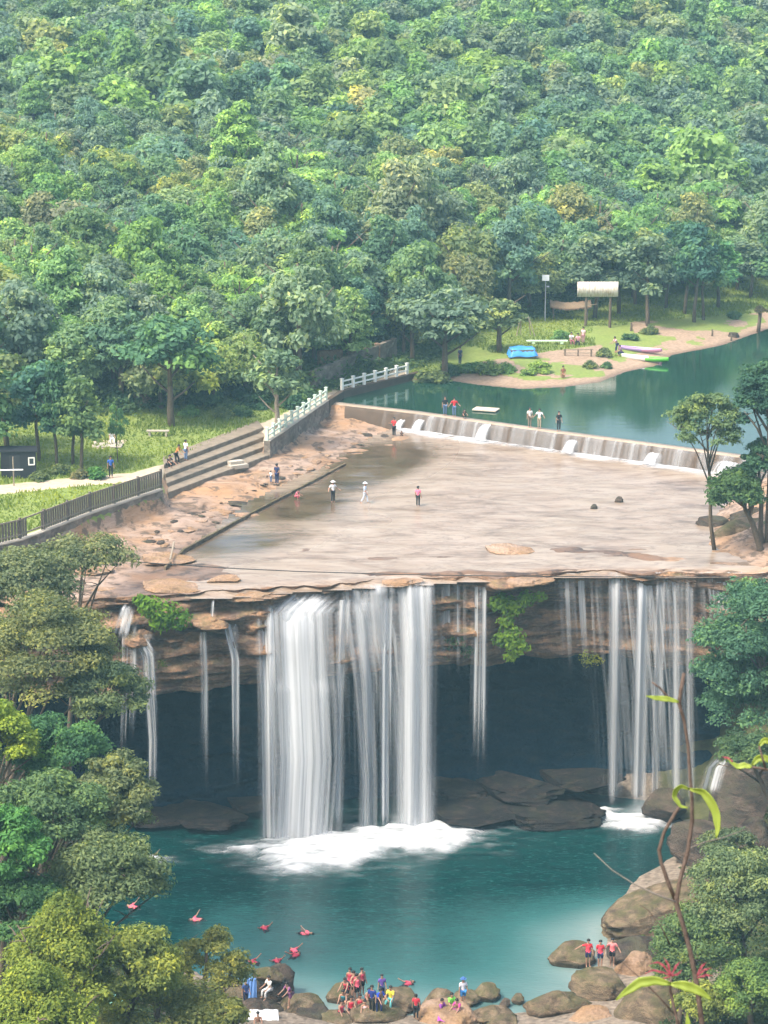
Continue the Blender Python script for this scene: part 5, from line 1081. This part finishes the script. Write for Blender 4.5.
POSES = dict(
    stand=dict(armL=(.05, .14), armR=(-.05, .14)), walk=dict(hipL=(.35, 0), hipR=(-.25, 0), kneeL=.15, kneeR=.3, armL=(-.35, .1), armR=(.35, .1)),
    hips=dict(armL=(-.1, .6), armR=(-.1, .6), elbL=1.2, elbR=1.2), fold=dict(armL=(.3, .15), armR=(.3, .15), elbL=1.7, elbR=1.7),
    out=dict(armL=(.1, .16), armR=(.1, 1.35), elbR=.1), sit=dict(hipL=(1.45, .15), hipR=(1.45, .15), kneeL=1.35, kneeR=1.3, armL=(.5, .1), armR=(.5, .1), elbL=.6, elbR=.6, bend=.15),
    crouch=dict(hipL=(1.9, .1), hipR=(1.9, .1), kneeL=2.2, kneeR=2.2, armL=(.7, .1), armR=(.7, .1), elbL=.5, elbR=.5, bend=.45), lean=dict(hipL=(.5, 0), hipR=(.1, 0), kneeL=.5, kneeR=.1, armL=(.8, .1), armR=(.7, .1), elbL=.3, elbR=.3, bend=.5),
    swim=dict(hipL=(-.1, .15), hipR=(.15, .2), kneeL=.4, kneeR=.3, armL=(.9, .45), armR=(.4, .6), elbL=.3, elbR=.5, head=-.5), wave=dict(armL=(2.7, .3), armR=(.1, .2), elbL=.3))
CACHE = {}
def parts_for(pose):
    if pose in CACHE: return CACHE[pose]
    J = skeleton(**POSES[pose]); d = {}
    d['body'] = skin('body', J, BODY)
    up_ = [('waist', 'chest'), ('pelvis', 'waist'), ('chest', 'neck')]
    J2 = dict(J); 
    for S in 'LR': J2['mid' + S] = J['sh' + S].lerp(J['el' + S], .75); RAD['mid'] = .05; J2['shin' + S] = J['knee' + S].lerp(J['ankle' + S], .85); J2['thigh' + S] = J['hip' + S].lerp(J['knee' + S], .8); RAD['shin'] = .048; RAD['thigh'] = .068
    J2['collar'] = J['chest'].lerp(J['neck'], .7); RAD['collar'] = .07
    tors = [('waist', 'chest'), ('pelvis', 'waist'), ('chest', 'collar')]
    d['shirt'] = skin('shirt', J2, tors + [('chest', 'shL'), ('shL', 'midL'), ('chest', 'shR'), ('shR', 'midR')], 1.06, .012)
    d['vest'] = skin('life_vest', J2, tors, 1.18, .03, None, dict(collar=.085))
    d['trousers'] = skin('trousers', J2, [('pelvis', 'hipL'), ('hipL', 'kneeL'), ('kneeL', 'shinL'), ('pelvis', 'hipR'), ('hipR', 'kneeR'), ('kneeR', 'shinR')], 1.05, .012)
    d['shorts'] = skin('shorts', J2, [('pelvis', 'hipL'), ('hipL', 'thighL'), ('pelvis', 'hipR'), ('hipR', 'thighR')], 1.06, .018)
    hp = J['head'] + (J['crown'] - J['head']) * .35 + Vector((0, .025, 0)); bm = bmesh.new(); bmesh.ops.create_uvsphere(bm, u_segments=12, v_segments=8, radius=.118)
    bmesh.ops.delete(bm, geom=[v for v in bm.verts if v.co.z < -.02 and v.co.y < .02 or v.co.z < -.085], context='VERTS')
    for v in bm.verts: v.co = v.co + hp
    me = bpy.data.meshes.new('hair'); bm.to_mesh(me); bm.free(); me.materials.append(HAIR); me.polygons.foreach_set('use_smooth', [True] * len(me.polygons)); d['hair'] = me
    bm = bmesh.new(); bmesh.ops.create_uvsphere(bm, u_segments=14, v_segments=8, radius=.125); bmesh.ops.delete(bm, geom=[v for v in bm.verts if v.co.z < -.005], context='VERTS')
    bmesh.ops.create_circle(bm, cap_ends=True, segments=14, radius=.2)
    for v in bm.verts: v.co = v.co + J['head'] + Vector((0, 0, .06))
    me = bpy.data.meshes.new('hat'); bm.to_mesh(me); bm.free(); d['hat'] = me
    d['low'] = min(J['toeL'].z, J['toeR'].z, J['ankleL'].z, J['ankleR'].z) - .035; d['seat'] = -.12
    CACHE[pose] = d; return d
def person(label, loc, pose='stand', top=None, bottom=None, vest=None, hat=None, rz=0.0, h=1.65, lie=False, hair=True, long=True, sink=0.0, seat=False, name='person', group=None):
    d = parts_for(pose); s = h / 1.66; base = d['seat'] if seat else d['low']
    t = thing(name, (loc[0], loc[1], loc[2] - sink), label, 'person', group, rz)
    if lie: t.rotation_euler = (R(-78), 0, rz); off = Vector((0, 0, 0))
    else: off = Vector((0, 0, -base * s))
    def add(n, me, m=None):
        if m: me = me.copy(); me.materials.clear(); me.materials.append(m)
        o = link(n, me, t); o.location = off; o.scale = (s, s, s); return o
    add('body', d['body'])
    if top: add('shirt', d['shirt'], cloth(top))
    if vest: add('life_vest', d['vest'], cloth(vest))
    if bottom: add('trousers' if long else 'shorts', d['trousers' if long else 'shorts'], cloth(bottom))
    if hat: add('hat', d['hat'], cloth(hat))
    elif hair: add('hair', d['hair'])
    return t
BK, NV, WH, RD, PK, BL, JN, KH = (.015, .016, .02), (.02, .03, .09), (.7, .7, .7), (.5, .03, .04), (.62, .14, .2), (.03, .1, .4), (.1, .15, .26), (.34, .28, .2)
UP = lambda px, py, z=18: on_upper(px, py, z)
person('person in blue shirt and dark trousers standing on the lawn path', UP(111, 478, 18.9), 'stand', BL, BK, rz=.3)
person('person in an orange shirt standing at the top of the stairs', at(176, 465, 18.86), 'lean', (.62, .25, .06), BK, rz=1.2)
person('person in white shirt and jeans at the top of the stairs', at(186, 461, 18.86), 'stand', WH, JN, rz=2.4)
person('person in black crouching beside the orange shirt', at(168, 468, 18.86), 'crouch', BK, BK, rz=.8)
person('visitor in white with a red cap sitting on the lawn platform', UP(112, 444, 19.3) + Vector((0, 0, .5)), 'sit', WH, WH, hat=RD, rz=.2, seat=True, sink=.1)
person('person in dark blue standing on the river rocks', UP(277, 485, 17.4), 'stand', NV, NV, rz=2.6)
person('small child in white beside the person in dark blue', UP(271, 483, 17.4), 'stand', WH, JN, rz=2.6, h=.95)
person('person in a white hat and white top standing in the river', at(333, 503, 16.95), 'hips', WH, BK, hat=WH, rz=.5)
person('person in pale blue wading in the river', at(365, 504, 16.95), 'walk', (.45, .55, .68), (.5, .55, .62), hat=(.6, .65, .7), rz=1.3)
person('child in pink crouching at the edge of the river', at(296, 499, 17.0), 'crouch', PK, PK, rz=1.0, h=1.2)
person('girl in a pink top and black leggings standing alone in the river', at(418, 507, 16.95), 'stand', (.7, .16, .26), BK, rz=2.9, h=1.55)
person('person in a red top and black trousers on the rocks by the dam', UP(394, 437, 17.2), 'fold', RD, BK, rz=-.6)
person('small child crouching by the person in red near the dam', UP(401, 438, 17.1), 'crouch', BK, BK, rz=.4, h=1.0)
def dam_at(px): return min(DAMP, key=lambda p: abs(proj(p.x, p.y, 18.5)[0] - px)) + Vector((0, 0, 18.53))
person('person in black standing on the dam walkway', dam_at(442), 'stand', BK, JN, rz=.2)
person('person in a red shirt and jeans standing on the dam walkway', dam_at(451), 'hips', RD, JN, rz=.1)
person('child in dark clothes crouching on the dam beside the plank platform', dam_at(464), 'crouch', BK, BK, rz=.4, h=1.3)
person('person in a dark vest and white shirt on the dam', dam_at(525), 'stand', (.6, .58, .55), (.2, .16, .12), rz=.3)
person('person in all white on the dam', dam_at(535), 'hips', WH, KH, rz=-.3)
person('person in black alone on the dam above a gush', dam_at(563), 'stand', BK, BK, rz=.2)
person('bare legged bather in brown standing in the shallow reservoir', at(563, 384, 18.1), 'stand', (.22, .1, .06), (.3, .16, .1), rz=.2, long=False)
person('person in dark blue standing under the leaning bank tree', UP(460, 365, 18.8), 'stand', (.05, .06, .12), (.05, .06, .12), rz=.6)
person('person in white sitting in the group on the grass', UP(571, 344, 19.2) + Vector((0, 0, .3)), 'sit', WH, (.3, .1, .12), rz=.3, seat=True)
person('person in pink sitting in the group on the grass', UP(578, 345, 19.2) + Vector((0, 0, .3)), 'sit', (.6, .3, .34), BK, rz=-.2, seat=True)
person('person in pale pink standing in the group on the grass', UP(583, 344, 19.2), 'stand', (.62, .45, .46), (.4, .2, .22), rz=-.5)
person('person in a pink top standing at the bow of the violet canoe', UP(617, 353, 18.9), 'lean', (.5, .3, .36), NV, rz=-1.2)
person('person in dark purple stooping at the bow of the white canoe', UP(622, 356, 18.8), 'crouch', (.2, .1, .18), NV, rz=-1.4)
# bathers below
GV = 'bathers floating in red vests'
VR, VP, VD = (.6, .05, .08), (.7, .12, .17), (.36, .04, .07)
for px, py, v, rz, lb in [(137, 908, VP, 1.2, 'bather in a pink-red vest swimming beside the near bank trees'), (201, 920, VP, 1.7, 'bather in a red vest swimming on their back near the olive tree'), (266, 931, VD, .3, 'bather in a dark red vest floating alone in the middle of the pool'), (301, 934, VP, -1.6, 'bather in a bright pink vest floating with pale legs'), (297, 953, VP, .6, 'bather in a pink vest floating just above another bather'), (293, 958, VD, -.5, 'bather in a dark red vest floating just below another bather'), (278, 964, VD, .2, 'bather in a maroon vest floating off the leaning boulder'), (257, 964, VD, .9, 'bather in a maroon vest floating behind the beak shaped stone'), (182, 973, VR, -.4, 'bather in a red vest seen through the open olive tree'), (358, 981, VP, .3, 'bather in a pink vest floating behind the shore crowd'), (405, 986, VD, -.8, 'bather in a dark red vest floating apart from the shore crowd')]:
    p = at(px, py, 0); person(lb, (p.x, p.y, -.03), 'swim', v, BK, v, rz=rz, lie=True, long=False, group=GV)
p0 = lambda px, py, z=.5: at(px, py, z)
person('bather in red vest with one arm stretched out, first of three on the mossy boulder', p0(588, 967, 1.0), 'out', RD, NV, VR, rz=.1, long=False)
person('bather in red vest and dark shorts in the middle of three on the mossy boulder', p0(600, 968, 1.0), 'stand', RD, NV, VR, rz=.0, long=False)
person('bather in pale red vest and black shorts, last of three on the mossy boulder', p0(612, 966, 1.0), 'hips', (.6, .2, .2), BK, (.66, .16, .17), rz=-.2, long=False)
person('person in blue cap, white top and blue shorts standing on the shore rocks', p0(463, 1006, .5), 'stand', (.6, .62, .7), (.04, .2, .5), hat=(.05, .12, .3), rz=.4, long=False)
person('person in a neon green top sitting beside the purple cloth', p0(451, 1007, .6), 'sit', (.2, .7, .08), BK, rz=.5, seat=True)
person('person in purple sitting on the tan flat rock', p0(441, 1013, .5), 'sit', (.25, .06, .3), (.25, .05, .25), rz=.9, seat=True)
person('person in magenta bending over the tan flat rock', p0(459, 1015, .4), 'crouch', (.4, .05, .22), (.3, .05, .2), rz=-.6)
person('person in a bright red shirt seen from behind on the shore', p0(416, 1020, .3), 'stand', (.45, .03, .05), BK, rz=3.0, h=1.5)
person('person in a yellow jacket sitting above the tan boulder', p0(391, 1000, .9), 'sit', (.72, .6, .06), (.1, .35, .35), rz=-.4, seat=True)
person('person in a purple-blue top behind the yellow jacket', p0(382, 1000, .6), 'stand', (.12, .06, .3), NV, rz=.2, h=1.5)
person('person in a blue jacket stooping on the tan boulder', p0(378, 1014, .6), 'lean', (.02, .06, .42), NV, rz=.6)
person('person in a dark blue coat standing at the boulder edge', p0(372, 1014, .6), 'stand', (.02, .04, .2), BK, rz=-.3)
GR_ = 'crowd in red vests on the shore'
for px, py, ps, v, lb in [(351, 1010, 'sit', VR, 'bather in a red vest sitting at the front of the shore crowd'), (357, 1002, 'stand', VP, 'bather in a pink vest standing in the shore crowd'), (350, 996, 'stand', VD, 'bather in a maroon vest standing at the back of the shore crowd'), (362, 996, 'stand', VD, 'bather in a dark red vest standing at the back of the shore crowd'), (344, 1006, 'crouch', (.05, .25, .3), 'bather in a teal vest crouching in the shore crowd'), (365, 1014, 'sit', (.62, .4, .4), 'bather in a faded pink vest sitting in the shore crowd'), (347, 1003, 'lean', VR, 'bather in a red vest bending over in the shore crowd'), (360, 1008, 'sit', VR, 'bather in a red vest sitting behind the faded pink vest'), (354, 999, 'hips', VP, 'bather in a pink vest with hands on hips in the shore crowd'), (368, 1004, 'crouch', VR, 'bather in a red vest crouching at the edge of the shore crowd'), (341, 1014, 'sit', VD, 'bather in a maroon vest sitting apart at the crowd end')]:
    person(lb, p0(px, py, .5), ps, None, BK, v, rz=rnd.uniform(-1, 1), long=False, seat=ps == 'sit', group=GR_)
person('person in a white shirt sitting on the leaning dark boulder', p0(270, 990, 1.3), 'sit', (.68, .64, .58), (.5, .5, .5), rz=-.9, seat=True)
person('person in a purple and maroon top standing on the sloping rock', p0(291, 1008, .6), 'lean', (.2, .07, .17), (.12, .04, .1), rz=-.9, long=False)
person('person in a red top under the olive tree at the frame bottom', p0(229, 1024, .5), 'stand', (.55, .04, .05), BK, rz=.5, h=1.5)
person('person in dark blue beside the hanging cloths', p0(246, 1006, .6), 'stand', (.04, .07, .2), NV, rz=.4, h=1.5)
person('person with bare shoulders at the frame bottom below the leaning boulder', p0(258, 1026, .4), 'sit', None, RD, rz=.1, seat=True)
# hanging cloths and bags
def drape(label, px, py, w_, h_, c, z=.6, rz=0, name='cloth', lean=.3):
    p = at(px, py, z); V = []; n = 12
    for j in range(n):
        for i in range(n): u, v = i / (n - 1) - .5, j / (n - 1); V.append((u * w_ * (1 + .15 * v), -v * lean + .06 * math.sin(u * 18 + v * 2), (1 - v) * h_ + .02 * math.sin(u * 9)))
    o = link(name, mesh_np(name, V, grid_faces(n, n), [cloth(c)], None, True)); o.location = p; o.rotation_euler = (0, 0, rz); so = o.modifiers.new('s', 'SOLIDIFY'); so.thickness = .03; return tag(o, label, 'cloth')
drape('blue cloth hung beside the leaning boulder', 252, 1002, .55, 1.5, (.12, .24, .5), .5)
drape('white cloth spread at the foot of the leaning boulder', 264, 1018, 1.6, .5, (.7, .72, .74), .4, lean=.9)
drape('magenta cloth spread on the tan flat rock', 450, 1016, 1.3, .2, (.32, .05, .3), .55, lean=.7)
drape('mint green towel among the olive trees', 116, 1000, .9, .35, (.3, .62, .45), 9, lean=.4)
# ------------------------------------------------------------------ twigs close to the camera
YT = 4.2
k = N('young_leaf'); v = k.coord(); cc = k.mix(k.noise(v, 40, 3), (.24, .33, .045), (.38, .45, .09)); k.base(cc, .4, .4); tr_ = k.new('BsdfTranslucent'); k.put(tr_.inputs[0], (.34, .42, .05)); mx = k.new('MixShader'); mx.inputs[0].default_value = .4; k.l.new(k.b.outputs[0], mx.inputs[1]); k.l.new(tr_.outputs[0], mx.inputs[2]); k.l.new(mx.outputs[0], k.o.inputs[0]); M['young'] = k.m
M['redleaf'] = plain('young_red_leaf', (.23, .045, .06), .45, .25, 30); M['twig'] = plain('twig_bark', (.085, .062, .05), .8, .35, 60, .2, .3); M['twig_grey'] = plain('grey_twig_bark', (.17, .15, .13), .8, .3, 60, .2, .3)
def tw(pts_, dY=0.0): return [atY(x, y, YT + dY + 0.0004 * (1024 - y)) for x, y in pts_]
px1 = lambda w_: w_ / F * 2.5
root = atY(706, 1090, YT - .02); gz = low_z(root.x, root.y)
t = thing('sapling', (root.x, root.y, gz), 'bare young sapling with a few bright yellow-green leaves close to the camera', 'sapling'); ofs = Vector(t.location)
def stem(name, pts_, w0, w1, m='twig', dY=0.0, par=None):
    P = [p - ofs for p in tw(pts_, dY)]; b = MB(); n = len(P); b.tube(P, [px1(w0 + (w1 - w0) * i / (n - 1)) / 2 * (1.12 if i % 2 else 1) for i in range(n)], 10); return b.build(name, M[m], par or t, True)
P0 = [(706, 1090), (702, 1024), (697, 985), (690, 950), (683, 925), (676, 902), (680, 880), (688, 850), (692, 822), (692, 800), (690, 775), (688, 745), (684, 720), (679, 703), (681, 690), (684, 673)]
b = MB(); P = [p - ofs for p in tw(P0)]; P = [Vector((P[0].x, P[0].y, -.1))] + P; b.tube(P, [px1(w_) / 2 for w_ in (12, 11, 10, 10, 9, 9, 10, 8, 8, 8, 7, 6.5, 6, 6, 7, 7.5, 7)], 10); b.build('stem', M['twig'], t, True)
stem('branch', [(676, 902), (668, 882), (661, 862), (659, 850), (664, 832), (674, 815), (680, 806)], 7, 6, 'twig', .03)
stem('branch', [(676, 902), (655, 894), (634, 884), (612, 870), (594, 853)], 3.5, 1.2, 'twig_grey', -.05)
stem('branch', [(679, 703), (668, 697), (660, 688), (652, 682)], 5, 3, 'twig', .02)
stem('branch', [(690, 848), (705, 842), (722, 838), (744, 830)], 2.4, 1.2, 'twig_grey', .04)
stem('branch', [(670, 944), (660, 925), (648, 910), (640, 905)], 2.5, 1.2, 'twig', .06)
stem('branch', [(684, 1050), (676, 1016), (670, 990), (671, 976)], 6, 4, 'twig', -.08)
stem('branch', [(676, 1016), (660, 998), (640, 978), (622, 962)], 3, 1.4, 'twig', -.06)
def leaf(name, mid, wpx, m='young', dY=0.0, cup=.25, par=None, roll=0.0):
    """leaf along a picture polyline mid, with a half width at its widest of wpx"""
    P = [p - ofs for p in tw(mid, dY)]; n = 14; Q = []
    for i in range(n + 1):
        s = i / n * (len(P) - 1); a = min(int(s), len(P) - 2); Q.append(P[a].lerp(P[a + 1], s - a))
    V = []
    for i, q in enumerate(Q):
        d = (Q[min(i + 1, n)] - Q[max(i - 1, 0)]).normalized(); side = d.cross(Vector((0, -1, .25))).normalized(); side = (Matrix.Rotation(roll, 3, d) @ side); nn = side.cross(d); u = i / n
        wv = px1(wpx) * (math.sin(math.pi * min(1, u * .93 + .05)) ** .8) * (1 - .25 * u)
        for j in (-1, -.5, 0, .5, 1): V.append(q + side * wv * j + nn * abs(j) * wv * cup + nn * .0015 * math.sin(u * 20) * abs(j))
    o = link(name, mesh_np(name, [tuple(v) for v in V], grid_faces(5, n + 1), [M[m]], None, True), par or t); so = o.modifiers.new('s', 'SOLIDIFY'); so.thickness = .0008; return o
leaf('leaf', [(679, 702), (668, 699), (656, 698), (646, 696)], 5.5, dY=-.02)
leaf('leaf', [(690, 789), (702, 791), (711, 800), (717, 815), (718, 828), (716, 838)], 9, dY=-.04, cup=.5, roll=.4)
leaf('leaf', [(690, 789), (682, 786), (675, 789), (674, 798), (680, 806), (688, 808)], 6, dY=-.02, cup=.5, roll=-.5)
leaf('leaf', [(671, 984), (655, 980), (640, 982), (628, 990), (616, 1000)], 10, dY=-.09, cup=.4)
leaf('leaf', [(671, 984), (684, 985), (698, 990), (712, 1000)], 10, dY=-.09, cup=.4)
leaf('leaf', [(686, 1050), (688, 1036), (688, 1024), (687, 1012)], 6, dY=-.09)
for m_ in [[(671, 976), (662, 972), (652, 970), (645, 974)], [(671, 976), (664, 966), (658, 962), (650, 964)], [(671, 976), (668, 964), (664, 958)], [(671, 976), (676, 966), (680, 962)], [(671, 976), (660, 980), (650, 984)], [(671, 976), (678, 974), (682, 970)], [(697, 976), (704, 970), (711, 968)], [(697, 978), (706, 975), (713, 976)], [(697, 975), (702, 966), (706, 963)]]:
    leaf('young_leaf', m_, 2.0, 'redleaf', -.08, .5)
r2 = atY(800, 1120, YT + .1); t2 = thing('leafy_twig', (r2.x, r2.y, low_z(r2.x, r2.y)), 'second thin twig with curled yellow leaves and a reddish tip entering at the frame edge', 'sapling'); ofs = Vector(t2.location)
P = [p - ofs for p in tw([(800, 1120), (806, 980), (802, 860), (790, 790), (776, 772), (764, 769), (752, 767)])]; P = [Vector((P[0].x, P[0].y, -.1))] + P
b = MB(); b.tube(P, [px1(w_) / 2 for w_ in (10, 9, 8, 7, 6, 5, 4.5, 4)], 9); b.build('stem', M['twig'], t2, True)
stem('branch', [(766, 770), (762, 756), (759, 746)], 4, 3, 'twig', 0, t2)
leaf('leaf', [(752, 767), (745, 766), (736, 767), (728, 759)], 6, dY=0, cup=.7, par=t2, roll=.5)
leaf('leaf', [(752, 765), (758, 758), (766, 758), (775, 766)], 7, dY=.02, cup=.6, par=t2)
leaf('leaf', [(759, 746), (764, 740), (772, 742), (778, 748)], 6, dY=.01, cup=.5, par=t2)
leaf('leaf_tip', [(733, 762), (728, 758), (722, 757)], 2.2, 'redleaf', 0, .3, t2)

# ------------------------------------------------------------------ air
bm = bmesh.new(); bmesh.ops.create_cube(bm, size=1); me = bpy.data.meshes.new('haze'); bm.to_mesh(me); bm.free()
hz = link('haze', me); hz.scale = (1260, 1300, 116); hz.location = (0, 560, 47); hz['kind'] = 'stuff'
m = bpy.data.materials.new('haze_air'); m.use_nodes = True; nt = m.node_tree; nt.nodes.remove(nt.nodes['Principled BSDF']); pv_ = nt.nodes.new('ShaderNodeVolumePrincipled')
pv_.inputs['Color'].default_value = (.46, .84, 1, 1); pv_.inputs['Density'].default_value = .00034; pv_.inputs['Anisotropy'].default_value = 0
nt.links.new(pv_.outputs[0], nt.nodes['Material Output'].inputs['Volume']); me.materials.append(m)
